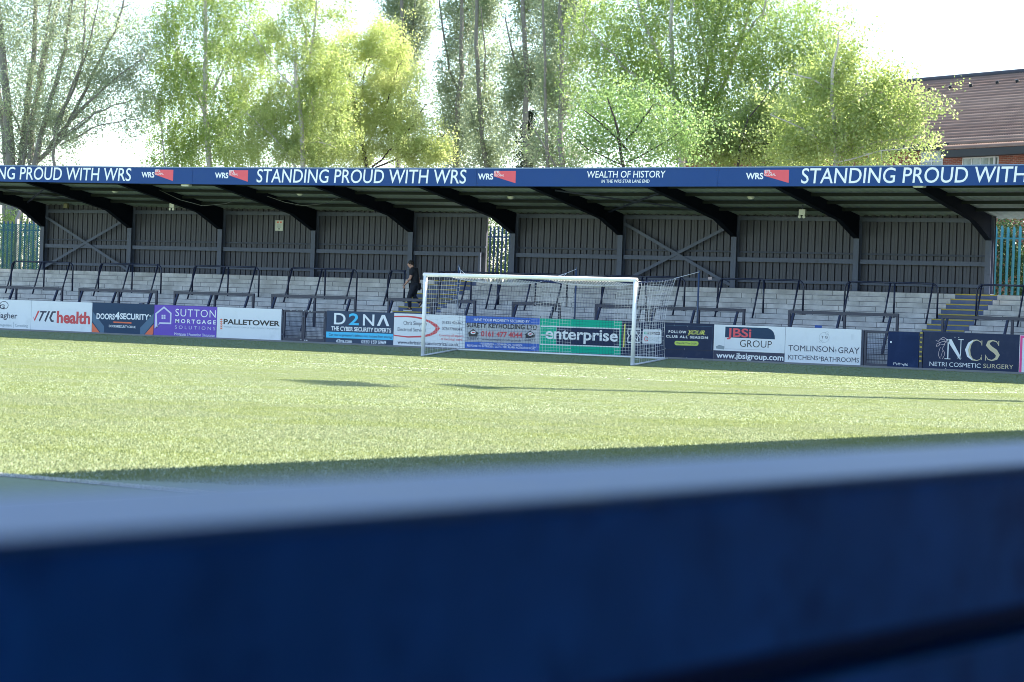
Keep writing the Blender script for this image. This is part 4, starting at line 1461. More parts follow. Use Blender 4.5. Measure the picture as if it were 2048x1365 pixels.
m.build('mesh', M['mesh_green'], t)
m = MB(); m.tube([(x0, yl, zt), (x1, yl, zt)], 0.012, 6); m.build('line_wire', M['mesh_green'], t)
q = at(29, 520, Y=yl); qt = at(31, 436, Y=yl); qk = at(42, 421, Y=yl)
m = MB()
m.beam((q[0], yl + .08, 0.2), (q[0], yl + .08, qt[2]), 0.13, 0.12, (0, 1, 0))
m.beam((q[0], yl + .08, qt[2] - .03), (qk[0], yl + .0, qk[2]), 0.11, 0.11, (0, 1, 0))
m.build('concrete_post', M['concrete_post'], t)

# ---------------------------------------------------------------- house
ha = R(25.0)
HU = Vector((math.cos(ha), -math.sin(ha), 0)); HN = Vector((math.sin(ha), math.cos(ha), 0)); HZ = Vector((0, 0, 1))
E0 = Vector(at(1885, 287, Y=38.0))
house = thing('house', 'red brick house with a brown tiled roof behind the trees at right', 'house', (E0.x, E0.y, 0.2))
HD, HS = 6.05, 0.60            # ridge distance, slope
UL, UR = -19.5, 14.0           # along the eaves


def hp(u, n_, z): return E0 + HU * u + HN * n_ + HZ * z


def tile_mat():
    m, nt, p = new_mat('brown_concrete_tiles')
    p.inputs['Roughness'].default_value = 0.7
    g_ = nt.nodes.new('ShaderNodeNewGeometry')
    mx = nt.nodes.new('ShaderNodeMix'); mx.data_type = 'RGBA'
    mx.inputs[6].default_value = (0.265, 0.150, 0.095, 1); mx.inputs[7].default_value = (0.42, 0.27, 0.18, 1)
    nt.links.new(g_.outputs['Random Per Island'], mx.inputs[0])
    tc = nt.nodes.new('ShaderNodeTexCoord'); nz = nt.nodes.new('ShaderNodeTexNoise'); nz.inputs['Scale'].default_value = 1.2; nz.inputs['Detail'].default_value = 7
    nt.links.new(tc.outputs['Object'], nz.inputs[0])
    mu = nt.nodes.new('ShaderNodeMix'); mu.data_type = 'RGBA'; mu.blend_type = 'MULTIPLY'; mu.inputs[0].default_value = 0.55
    nt.links.new(mx.outputs[2], mu.inputs[6]); nt.links.new(nz.outputs[0], mu.inputs[7])
    nt.links.new(mu.outputs[2], p.inputs['Base Color'])
    return m


M['tile'] = tile_mat()


def tiled(u0f, u1f, n0, n1, z0, slope, parent_name, gauge=0.30, tw=0.30):
    """courses of double roll tiles: each course a wavy strip that laps over the one below"""
    V_, F_ = [], []
    L = math.hypot(1, slope)
    nc = int((n1 - n0) * L / gauge)
    for c in range(nc):
        na, nb = n0 + c * gauge / L, n0 + (c + 1.15) * gauge / L
        u0, u1 = u0f(na), u1f(na)
        k = max(2, int((u1 - u0) / (tw / 6)))
        b = len(V_)
        for i in range(k + 1):
            u = u0 + (u1 - u0) * i / k
            w = 0.034 * abs(math.sin(math.pi * u / (tw / 2)))
            V_.append(hp(u, na, z0 + na * slope + 0.046 + w)); V_.append(hp(u, nb, z0 + nb * slope + 0.008 + w)); V_.append(hp(u, na, z0 + na * slope - 0.01))
        for i in range(k):
            a0 = b + 3 * i
            F_ += [(a0, a0 + 3, a0 + 4, a0 + 1), (a0 + 2, a0 + 5, a0 + 3, a0)]
    return np_mesh(parent_name, np.array([tuple(v) for v in V_]), F_, M['tile'], house)


rf = tiled(lambda n_: UL + 0.9 * n_, lambda n_: UR, -0.15, HD, 0.0, HS, 'roof')
m = MB()
m.tube([hp(UL + 0.9 * HD, HD, HD * HS + .04), hp(UR, HD, HD * HS + .04)], 0.13, 8); m.build('ridge_tiles', mat('dark_ridge_tiles', (0.05, 0.05, 0.06), 0.8, 0.3, 3.0), rf, smooth=True)
m = MB()      # back slope and hip end close the roof
b_ = [hp(UL, -.1, -.06), hp(UL, 2 * HD, -.06), hp(UL + .9 * HD, HD, HD * HS - .03), hp(UR, HD, HD * HS - .03), hp(UR, 2 * HD, -.06), hp(UR, -.1, -.06)]
m.add(b_, [(0, 2, 1), (1, 2, 3, 4), (3, 5, 4), (0, 5, 3, 2)])
m.build('back_roof', mat('brown_tiles_plain', (0.13, 0.10, 0.10), 0.8, 0.3, 2.0), rf)
for k, px_ in enumerate(((1822, 184), (1860, 183), (1902, 178), (1943, 175), (1996, 169), (2036, 166))):
    d = Vector(ray(*px_)); C0 = Vector(CPOS)
    nrm = (HZ - HN * HS).normalized()
    tt = (E0 - C0).dot(nrm) / d.dot(nrm)
    q = C0 + d * tt
    m = MB(); m.tube([q - nrm * .02, q + nrm * .12, q + nrm * .16], [0.09, 0.08, 0.05], 8); m.add([q + nrm * .14 - HU * .12 - HN * .1, q + nrm * .14 + HU * .12 - HN * .1, q + nrm * .2 + HU * .12 + HN * .12, q + nrm * .2 - HU * .12 + HN * .12], [(0, 1, 2, 3)])
    m.build('roof_vent', M['housefascia'], rf)
# projecting lower roof on the right
PU0 = 0.55
PJ = 0.45
tiled(lambda n_: PU0 + 0.35 * (n_ + PJ), lambda n_: UR, -PJ - 0.1, -0.1, 0.0, HS, 'lower_roof')


def hbox(u0, u1, n0, n1, z0, z1, mb):
    vs = [hp(u, n_, z) for z in (z0, z1) for u, n_ in ((u0, n0), (u1, n0), (u1, n1), (u0, n1))]
    mb.add(vs, [(0, 3, 2, 1), (4, 5, 6, 7), (0, 1, 5, 4), (1, 2, 6, 5), (2, 3, 7, 6), (3, 0, 4, 7)])
    return mb


hbox(UL + .3, PU0 + 0.02, -0.16, 0.2, -0.27, -0.02, MB()).build('eaves_board', M['housefascia'], house)
hbox(PU0, UR, -PJ - 0.12, -PJ + 0.02, -PJ * HS - 0.40, -PJ * HS - 0.09, MB()).build('eaves_board', M['housefascia'], house)
hbox(PU0 + .02, UR, -PJ + 0.021, -0.2, -PJ * HS - 0.40, -PJ * HS - 0.36, MB()).build('soffit', M['housefascia'], house)
H0 = -E0.z + 0.2
hbox(UL + .4, UR - .2, 0.25, 2 * HD - .3, H0, -0.05, MB()).build('wall', M['brick'], house)
hbox(PU0 + .25, UR - .2, -PJ + .35, 0.249, H0, -PJ * HS - 0.361, MB()).build('bay_wall', M['brick'], house)


def window(px0, px1, py0, py1, nplane, npanes):
    u0, u1 = None, None
    P = []
    for (x, y) in ((px0, py0), (px1, py1)):
        d = Vector(ray(x, y)); C0 = Vector(CPOS)
        q0 = E0 + HN * nplane
        tt = (q0 - C0).dot(HN) / d.dot(HN)
        q = C0 + d * tt - E0
        P.append((q.dot(HU), q.z))
    u0, u1, z1 = P[0][0], P[1][0], P[0][1]
    z0 = z1 - 1.15
    f_ = MB()
    w = 0.055
    hbox(u0, u1, nplane - .03, nplane + .05, z1 - w, z1, f_); hbox(u0, u1, nplane - .03, nplane + .05, z0, z0 + w, f_)
    for k in range(npanes + 1):
        uu = u0 + (u1 - u0 - w) * k / npanes
        hbox(uu, uu + w, nplane - .028, nplane + .048, z0 + w + .001, z1 - w - .001, f_)
    if npanes < 4: hbox(u0 + w, u1 - w, nplane - .024, nplane + .044, z1 - .52, z1 - .46, f_)
    o = f_.build('window', M['upvc'], house)
    hbox(u0 + .02, u1 - .02, nplane - .012, nplane - .006, z0 + .02, z1 - .02, MB()).build('pane', M['glass'], o)
    return o


window(1843, 1887, 301, 301, 0.25, 2)
window(1926, 1998, 316, 314, -PJ + .35, 4)
q = MB(); d_ = 7.1
q.tube([hp(3.45, -PJ + .28, H0), hp(3.45, -PJ + .28, -PJ * HS - .4)], 0.05, 8); q.build('downpipe', M['upvc'], house)


# ---------------------------------------------------------------- trees
def tree_obj(name, label, Y, limbs, ells, leaf, bark, ncl, npl, lsize, clr, seed, droop=0.0, dens=0.0, bend=0.35, group='trees behind the stand', tw=0.011, upw=0.5, zmin=3.4, rag=0.0):
    rg = np.random.default_rng(seed)
    base = at(*limbs[0][0][0], Y=Y)
    ncl = int(ncl * 1.7)
    t = thing(name, label, 'tree', (base[0], Y, 0.2), group)
    wl = np.array(WL[t.name])
    nodes, rad = [], []
    tubes = []
    for li, (pts, r0, r1) in enumerate(limbs):
        P = [at(x, y, Y=Y) for x, y in pts]
        if li == 0 or pts[0][1] > 325: P = [np.array([P[0][0], Y, 0.15])] + P
        dy = -0.9 if li == 0 else rg.uniform(-1.4, 0.5)
        n = len(P)
        for i in range(n): P[i] = P[i] + np.array([0, dy * i / max(1, n - 1), 0])
        Q, rr_ = [], []
        for i in range(n - 1):
            L = np.linalg.norm(P[i + 1] - P[i]); k = max(2, int(L / 0.45))
            for j in range(k):
                u = j / k
                Q.append(P[i] * (1 - u) + P[i + 1] * u + rg.normal(0, 0.022, 3)); rr_.append((i + u) / (n - 1))
        Q.append(P[-1]); rr_.append(1.0)
        rads = [0.88 * (r0 + (r1 - r0) * u) for u in rr_]
        tubes.append((Q, rads, 7))
        nodes += Q; rad += rads
    NL = len(nodes)
    # clusters of foliage inside the crown ellipsoids
    wts = np.array([e[2] * e[3] * (e[4] if len(e) > 4 else 1.0) for e in ells]); wts = wts / wts.sum()
    C = []
    while len(C) < ncl:
        e = ells[rg.choice(len(ells), p=wts)]
        c0 = at(e[0], e[1], Y=Y); s = mpp(c0)
        d = rg.normal(0, 1, 3); d /= np.linalg.norm(d)
        q_ = Vector((seed * 3.1, e[0] * 0.013, e[1] * 0.017))
        lob = 0.95 + 0.45 * noise.noise(Vector(d) * 1.7 + q_) + rag * noise.noise(Vector(d) * 3.6 + q_)
        d *= lob * (rg.uniform(0, 1) ** (1 / 3.2) if rg.random() > 0.2 + 0.25 * rag else rg.uniform(0.8, 1.35 + 0.25 * rag))
        p = c0 + d * np.array([e[2] * s / 0.9, min(e[2], e[3]) * s * 0.75, e[3] * s])
        if dens and noise.noise(Vector(p) * 0.75 + Vector((seed, 0, 0))) < dens - 0.02: continue
        if p[2] < zmin: continue
        C.append(p)
    C = np.array(C)
    N = np.array(nodes)
    dmin = np.array([np.min(((N - c) ** 2).sum(1)) for c in C])
    C = C[np.argsort(dmin)]
    cap = NL + 4 * len(C)
    NA = np.zeros((cap, 3)); NA[:NL] = N; RA = np.zeros(cap); RA[:NL] = rad
    k = NL
    for c in C:
        dv = NA[:k] - c
        cost = np.sqrt((dv ** 2).sum(1)) + upw * np.maximum(0, dv[:, 2]) + 0.25 * np.maximum(0, 0.15 - RA[:k])
        j = int(cost.argmin())
        a = NA[j]; d = c - a; L = np.linalg.norm(d)
        if L < 1e-3: continue
        r0 = min(RA[j] * 0.75, tw + 0.012 * L); r1 = max(0.004, r0 * 0.5)
        mid1 = a + d * 0.35 + np.array([0, 0, bend * L * 0.22]) + rg.normal(0, 0.05 * L, 3)
        mid2 = a + d * 0.7 + np.array([0, 0, bend * L * 0.20]) + rg.normal(0, 0.05 * L, 3)
        tubes.append(([a, mid1, mid2, c], [r0, r0 * .85, r0 * .68, r1], 3))
        for p, r in ((mid1, r0 * .85), (mid2, r0 * .68), (c, r1)):
            NA[k] = p; RA[k] = r; k += 1
    m = MB()
    for Q, rr_, n in tubes: m.tube(Q, list(rr_), n, caps=False)
    m.build('trunk', M[bark], t, smooth=True)
    # leaves
    npl = int(npl * 1.5); lsize *= 1.15
    n = len(C) * npl
    cid = np.repeat(np.arange(len(C)), npl)
    off = rg.normal(0, 1, (n, 3)); off *= (clr * rg.uniform(0.25, 1.0, n) / np.linalg.norm(off, axis=1))[:, None]
    P = C[cid] + off
    if droop:
        ns = 7
        sid = rg.integers(0, ns, n)
        so = rg.normal(0, clr * 0.62, (len(C), ns, 3)); so[..., 2] *= 0.4
        ln = rg.uniform(0.35, 1.0, (len(C), ns)) * droop
        u = rg.uniform(0, 1, n)
        P = C[cid] + so[cid, sid] + rg.normal(0, 0.045, (n, 3))
        P[:, 2] -= u * ln[cid, sid]
        P[:, 0] += 0.10 * u * u * ln[cid, sid]
    nr = rg.normal(0, 1, (n, 3)); nr /= np.linalg.norm(nr, axis=1)[:, None]
    ax = rg.normal(0, 1, (n, 3)); ax -= nr * (ax * nr).sum(1)[:, None]; ax /= np.linalg.norm(ax, axis=1)[:, None]
    bx = np.cross(nr, ax)
    s = lsize * rg.uniform(0.6, 1.25, n)[:, None]
    V_ = np.stack([P - ax * s * .5, P + bx * s * .34 - ax * s * .05, P + ax * s * .5, P - bx * s * .34 - ax * s * .05], 1).reshape(-1, 3)
    np_mesh('crown', V_, np.arange(n * 4).reshape(-1, 4), M[leaf], t)
    return t


M['leaf_poplar'] = leaf_mat('grey_green_poplar_leaf', (0.17, 0.225, 0.13), (0.48, 0.53, 0.35), 0.68, (0.33, 0.40, 0.22))
M['leaf_birch'] = leaf_mat('fresh_birch_leaf', (0.16, 0.25, 0.06), (0.40, 0.50, 0.16), 0.68, (0.27, 0.38, 0.09))
M['leaf_yellow'] = leaf_mat('yellow_green_leaf', (0.40, 0.48, 0.14), (0.64, 0.70, 0.30), 0.68, (0.54, 0.58, 0.22))
M['leaf_lime'] = leaf_mat('lime_leaf', (0.22, 0.30, 0.08), (0.50, 0.57, 0.22), 0.68, (0.36, 0.44, 0.13))
M['leaf_maple'] = leaf_mat('mid_green_leaf', (0.13, 0.25, 0.07), (0.38, 0.50, 0.19), 0.68, (0.25, 0.38, 0.12))
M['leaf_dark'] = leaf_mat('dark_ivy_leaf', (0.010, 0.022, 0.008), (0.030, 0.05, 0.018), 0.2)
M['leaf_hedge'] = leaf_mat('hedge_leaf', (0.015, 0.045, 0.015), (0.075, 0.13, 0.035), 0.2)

# 1 many stemmed poplar at the left edge
tree_obj('poplar_tree', 'many stemmed grey barked tree with sparse leaves at the left edge', 17.5,
         [([(30, 335), (28, 200), (22, 60), (18, -60)], .30, .12), ([(40, 335), (45, 230), (60, 100), (62, -40)], .24, .09), ([(62, 325), (60, 240), (90, 90), (118, -40)], .17, .07),
          ([(75, 330), (100, 240), (140, 120), (170, -40)], .20, .06), ([(70, 330), (120, 280), (170, 180), (230, 60), (255, -30)], .14, .04), ([(15, 335), (5, 220), (-20, 60)], .22, .08),
          ([(95, 300), (170, 215), (240, 160), (300, 120)], .10, .025), ([(110, 290), (190, 225), (262, 200)], .08, .02), ([(118, 335), (125, 260), (190, 130), (205, 0)], .09, .04), ([(85, 315), (150, 265), (225, 228)], .06, .02), ([(50, 330), (80, 200), (110, 60), (130, -30)], .10, .04), ([(95, 310), (150, 200), (205, 90), (235, 0)], .08, .025), ([(60, 330), (40, 250), (0, 150)], .09, .03), ([(120, 290), (200, 250), (290, 235)], .05, .015), ([(130, 255), (210, 175), (280, 140)], .05, .015)],
         [(90, 120, 150, 190), (180, 80, 110, 130), (250, 120, 70, 90), (20, 160, 90, 180), (120, 290, 75, 50, .8), (230, 190, 75, 60), (60, -40, 170, 80), (140, 230, 90, 70), (280, 240, 40, 40), (40, 290, 60, 50)], 'leaf_poplar', 'bark_grey', 1150, 22, 0.085, 0.57, 11, bend=0.1, dens=-0.35, tw=0.016)
# 2 birches
tree_obj('birch_tree', 'tall green birch with drooping twigs, left of the yellow green tree', 20.0,
         [([(425, 340), (420, 240), (428, 120), (432, 0), (436, -70)], .17, .07), ([(424, 260), (390, 180), (350, 90), (330, 10)], .07, .02), ([(426, 180), (470, 90), (500, 20)], .06, .02), ([(340, 335), (338, 220), (312, 120)], .05, .02), ([(350, 175), (348, 110), (365, 30)], .05, .02), ([(422, 290), (480, 220), (520, 150)], .06, .02)],
         [(420, 150, 120, 190), (360, 210, 85, 130), (350, 60, 70, 90), (470, 60, 80, 110), (480, 240, 90, 90), (430, -30, 110, 60), (340, 290, 60, 45), (430, 292, 80, 42)], 'leaf_birch', 'bark_birch', 560, 60, 0.075, 0.45, 12, droop=0.9, dens=-0.15)
tree_obj('birch_tree', 'pale trunked forked birch in front of the yellow green tree', 18.5,
         [([(612, 340), (616, 260), (615, 180), (617, 120)], .13, .08), ([(617, 125), (610, 60), (590, 10), (575, -50)], .07, .03), ([(617, 122), (632, 70), (645, 0), (650, -50)], .07, .03), ([(616, 200), (570, 150), (540, 90), (510, 30)], .05, .02), ([(600, 335), (560, 270), (520, 230)], .05, .02), ([(620, 285), (665, 288), (700, 300)], .04, .015), ([(615, 240), (640, 220), (655, 200)], .03, .012)],
         [(590, 120, 85, 150), (560, 230, 95, 100), (620, 30, 80, 90), (640, 270, 80, 70), (530, 300, 90, 42), (600, 300, 80, 40), (650, 150, 70, 150), (520, 140, 60, 120)], 'leaf_lime', 'bark_birch', 470, 60, 0.072, 0.42, 13, droop=0.75, dens=-0.12)
# 3 yellow green
tree_obj('willow_tree', 'dense yellow green tree with fine upright twigs left of the poplars', 22.0,
         [([(740, 345), (735, 270), (722, 180), (712, 100)], .14, .03), ([(735, 290), (770, 220), (800, 130)], .07, .02), ([(738, 300), (690, 230), (670, 130)], .07, .02), ([(745, 335), (810, 270), (850, 210)], .07, .02), ([(748, 335), (840, 300), (885, 270)], .06, .02), ([(722, 200), (745, 150), (775, 120)], .04, .015)],
         [(715, 200, 105, 130), (700, 105, 60, 55), (790, 220, 75, 110), (770, 130, 50, 60), (830, 275, 65, 65), (680, 270, 110, 70), (870, 300, 38, 36), (700, 300, 120, 40), (800, 310, 90, 30), (760, 80, 50, 50), (745, 250, 70, 70)], 'leaf_yellow', 'bark_dark', 950, 38, 0.072, 0.42, 14, bend=0.5, dens=-0.25, rag=0.4)
# 4-6 poplars
tree_obj('poplar_tree', 'narrow dark poplar behind the top of the yellow green tree', 30.0,
         [([(800, 345), (808, 220), (816, 110), (822, 0), (825, -60)], .16, .07), ([(812, 130), (790, 50), (778, -40)], .06, .03), ([(815, 110), (835, 40), (846, -40)], .06, .03)],
         [(812, 30, 45, 130), (790, 0, 30, 80), (840, 30, 24, 80), (810, 120, 40, 60)], 'leaf_poplar', 'bark_grey', 283, 23, 0.10, 0.54, 15, bend=-0.1, dens=-0.35)
tree_obj('poplar_tree', 'slim poplar with a forked trunk, between the yellow green tree and the ivy clad trunk', 29.0,
         [([(915, 345), (920, 280), (925, 220), (938, 150), (942, 60), (943, -60)], .19, .08), ([(926, 205), (905, 140), (898, 60), (895, -40)], .08, .03), ([(940, 130), (955, 70), (958, -30)], .06, .03)],
         [(925, 120, 48, 170), (900, 200, 45, 70), (930, 0, 50, 90), (930, 260, 48, 70), (915, 312, 50, 32)], 'leaf_poplar', 'bark_grey', 405, 24, 0.095, 0.51, 16, bend=-0.1, dens=-0.35)
tree_obj('poplar_tree', 'slim straight poplar just left of the ivy clad trunk', 27.0,
         [([(980, 345), (975, 300), (970, 200), (968, 100), (973, 0), (975, -60)], .16, .07), ([(975, 310), (960, 260), (955, 220)], .05, .02), ([(970, 190), (985, 110), (990, 20)], .05, .02)],
         [(972, 110, 36, 160), (975, 250, 42, 80), (975, -20, 36, 80), (985, 312, 50, 32)], 'leaf_poplar', 'bark_grey', 310, 24, 0.09, 0.49, 17, bend=-0.1, dens=-0.35)
tp = tree_obj('poplar_tree', 'poplar with dark ivy round its lower trunk, above the fascia centre', 26.0,
         [([(1058, 345), (1058, 260), (1066, 170), (1066, 90), (1064, 0), (1064, -60)], .18, .08), ([(1063, 190), (1040, 120), (1035, 40)], .06, .03), ([(1066, 140), (1090, 80), (1095, 0)], .06, .03)],
         [(1062, 110, 52, 160), (1040, 250, 48, 80), (1065, -20, 50, 80), (1085, 200, 42, 90), (1030, 170, 28, 70), (1055, 314, 50, 30)], 'leaf_poplar', 'bark_grey', 486, 24, 0.09, 0.51, 18, bend=-0.1, dens=-0.35)
rg = np.random.default_rng(5)
n = 2600
cz = rg.uniform(225, 345, n)
P = np.array([at(1056 + 0.06 * (300 - y), y, Y=26.0) for y in cz]) + rg.normal(0, 1, (n, 3)) * np.array([0.22, 0.22, 0.1]) * (0.5 + (cz[:, None] - 215) / 160)
nr = rg.normal(0, 1, (n, 3)); nr /= np.linalg.norm(nr, axis=1)[:, None]
ax = np.cross(nr, rg.normal(0, 1, (n, 3))); ax /= np.linalg.norm(ax, axis=1)[:, None]
bx = np.cross(nr, ax); s = 0.09
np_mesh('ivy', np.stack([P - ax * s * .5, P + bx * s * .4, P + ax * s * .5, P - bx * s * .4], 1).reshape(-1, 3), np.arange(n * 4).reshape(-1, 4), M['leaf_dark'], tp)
tree_obj('poplar_tree', 'poplar with two pale stems just right of the ivy clad trunk', 23.5,
         [([(1128, 345), (1130, 260), (1136, 120), (1140, 0), (1142, -60)], .17, .08), ([(1105, 340), (1108, 230), (1115, 100), (1118, -20)], .10, .05), ([(1125, 340), (1098, 280), (1080, 230)], .05, .02), ([(1135, 150), (1160, 70), (1170, -10)], .06, .03)],
         [(1125, 110, 50, 150), (1110, 230, 45, 80), (1135, -10, 60, 80), (1100, 290, 48, 45), (1140, 312, 55, 30)], 'leaf_poplar', 'bark_grey', 445, 24, 0.088, 0.51, 19, bend=0.0, dens=-0.35)
# 7 big birch
tree_obj('birch_tree', 'largest spreading birch with fanned white stems, right of centre', 21.0,
         [([(1370, 345), (1372, 300), (1365, 240), (1360, 150), (1362, 60), (1366, -60)], .17, .07), ([(1376, 300), (1400, 220), (1420, 120), (1440, 20), (1450, -60)], .12, .05), ([(1385, 262), (1440, 180), (1475, 80), (1505, -40)], .12, .04),
          ([(1362, 235), (1320, 185), (1275, 150), (1225, 95), (1190, 50)], .09, .03), ([(1380, 300), (1450, 240), (1540, 190), (1610, 120)], .09, .03), ([(1360, 210), (1330, 120), (1300, 20), (1290, -40)], .08, .03),
          ([(1360, 180), (1250, 140), (1212, 140)], .05, .02), ([(1470, 100), (1540, 30), (1580, -30)], .06, .025), ([(1395, 320), (1430, 285), (1500, 230), (1560, 170)], .07, .02), ([(1420, 120), (1400, 40), (1392, -50)], .06, .03)],
         [(1370, 60, 150, 120), (1250, 60, 100, 110), (1480, 60, 120, 120), (1590, 60, 90, 100), (1330, 190, 110, 90), (1500, 180, 100, 80), (1220, 180, 60, 70), (1400, -40, 220, 60), (1625, 110, 60, 80), (1180, 90, 55, 110), (1430, 230, 110, 70), (1560, 235, 70, 70)], 'leaf_birch', 'bark_birch', 1050, 50, 0.075, 0.46, 20, droop=1.2, dens=0.0)
# 8 low maple
tree_obj('maple_tree', 'low leafy mid green tree in front of the largest birch', 15.5,
         [([(1255, 345), (1252, 290), (1248, 240), (1240, 200)], .09, .03), ([(1254, 300), (1215, 250), (1190, 225)], .05, .02), ([(1253, 280), (1300, 240), (1330, 215)], .05, .02), ([(1250, 330), (1180, 300), (1150, 270)], .04, .015), ([(1256, 325), (1330, 290), (1370, 262)], .04, .015)],
         [(1250, 255, 90, 75), (1195, 285, 70, 50), (1310, 290, 85, 50), (1240, 195, 45, 40), (1370, 275, 60, 45), (1300, 225, 60, 45), (1170, 240, 40, 60)], 'leaf_maple', 'bark_dark', 470, 11, 0.092, 0.60, 21, dens=0.0, rag=1.0)
# 9 bushy right tree and its neighbour
tree_obj('maple_tree', 'bushy light green tree with a pale trunk in front of the tiled roof', 16.5,
         [([(1674, 350), (1677, 280), (1678, 200), (1680, 150), (1692, 100), (1700, 70)], .12, .03), ([(1678, 240), (1720, 200), (1770, 170), (1790, 145)], .06, .02), ([(1677, 280), (1740, 250), (1810, 225), (1870, 205)], .06, .02), ([(1678, 190), (1640, 160), (1600, 150)], .05, .02),
          ([(1675, 310), (1620, 260), (1570, 235)], .05, .02), ([(1676, 310), (1760, 285), (1850, 270)], .05, .015), ([(1679, 165), (1660, 110), (1650, 80)], .035, .012), ([(1676, 330), (1780, 305), (1850, 300)], .04, .012)],
         [(1690, 230, 100, 100), (1690, 115, 42, 62), (1770, 225, 70, 60), (1845, 210, 42, 26), (1640, 170, 50, 50), (1620, 230, 70, 80), (1740, 290, 110, 50), (1600, 300, 80, 40), (1830, 265, 42, 30), (1775, 160, 30, 26)], 'leaf_lime', 'bark_birch', 850, 17, 0.092, 0.42, 22, dens=0.0, rag=0.75, tw=0.014)
tree_obj('hazel_tree', 'small bushy tree in the gap between the largest birch and the tiled roof', 19.0,
         [([(1480, 350), (1490, 300), (1515, 240), (1560, 190)], .08, .02), ([(1484, 320), (1450, 280), (1440, 240)], .05, .02), ([(1490, 310), (1560, 280), (1610, 265)], .05, .015)],
         [(1490, 290, 90, 50), (1540, 240, 55, 50), (1430, 290, 50, 40), (1580, 290, 60, 40)], 'leaf_lime', 'bark_dark', 420, 24, 0.090, 0.36, 23, dens=-0.0, rag=0.8)


# ---------------------------------------------------------------- bushes seen through the openings
def bush(label, x0, x1, z0, z1, y, n, mname, seed, size=0.09, dep=0.5, twigs=14):
    rg = np.random.default_rng(seed)
    t = thing('bush', label, 'bush', ((x0 + x1) / 2, y, 0.2), 'bushes behind the fences')
    C = np.stack([rg.uniform(x0, x1, 60), y + rg.uniform(-dep, dep, 60), rg.uniform(z0, z1, 60)], 1)
    P = C[rg.integers(0, 60, n)] + rg.normal(0, 0.22, (n, 3))
    nr = rg.normal(0, 1, (n, 3)); nr /= np.linalg.norm(nr, axis=1)[:, None]
    ax = np.cross(nr, rg.normal(0, 1, (n, 3))); ax /= np.linalg.norm(ax, axis=1)[:, None]
    bx = np.cross(nr, ax)
    s = size * rg.uniform(.6, 1.2, n)[:, None]
    np_mesh('crown', np.stack([P - ax * s * .5, P + bx * s * .36, P + ax * s * .5, P - bx * s * .36], 1).reshape(-1, 3), np.arange(n * 4).reshape(-1, 4), M[mname], t)
    m = MB()
    for k in range(twigs):
        c = C[k]; b = np.array([x0 + (x1 - x0) * (.2 + .6 * rg.random()), y, 0.2])
        m.tube([b, (b + c) / 2 + rg.normal(0, .1, 3), c], [0.035, 0.02, 0.008], 4, caps=False)
    m.build('stem', M['bark_dark'], t)


a, b = at(955, 500, Y=12.6)[0], at(1045, 500, Y=12.6)[0]
bush('sunlit bush behind the blue palisade in the wall opening', float(a), float(b), 1.6, 5.4, 12.6, 8000, 'leaf_birch', 31)
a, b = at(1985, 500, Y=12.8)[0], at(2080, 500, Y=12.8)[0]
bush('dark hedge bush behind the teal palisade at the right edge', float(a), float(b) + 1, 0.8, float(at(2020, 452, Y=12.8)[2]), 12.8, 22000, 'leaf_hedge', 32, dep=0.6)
a, b = at(-40, 500, Y=15.2)[0], at(100, 500, Y=15.2)[0]
bush('loose bush behind the green netting at the left edge', float(a), float(b), 1.0, 5.0, 15.2, 9000, 'leaf_birch', 33, dep=0.9)


# ---------------------------------------------------------------- the man on the steps
def skin_body(name, joints, edges, root, mat_, parent, sub=2):
    names = list(joints)
    me = bpy.data.meshes.new(name)
    me.from_pydata([joints[k][0] for k in names], [(names.index(a), names.index(b)) for a, b in edges], [])
    o = bpy.data.objects.new(name, me)
    COL.objects.link(o)
    sk = o.modifiers.new('skin', 'SKIN')
    sk.use_smooth_shade = True
    for i, k in enumerate(names):
        r = joints[k][1]
        me.skin_vertices[0].data[i].radius = r if isinstance(r, tuple) else (r, r)
        me.skin_vertices[0].data[i].use_root = (k == root)
    sb = o.modifiers.new('sub', 'SUBSURF'); sb.levels = sub; sb.render_levels = sub
    dg = bpy.context.evaluated_depsgraph_get()
    m2 = bpy.data.meshes.new_from_object(o.evaluated_get(dg))
    bpy.data.objects.remove(o)
    m2.materials.append(mat_)
    m2.polygons.foreach_set('use_smooth', [True] * len(m2.polygons))
    for p in m2.polygons: p.material_index = 0
    ob = link_mesh(name, m2, parent)
    return ob


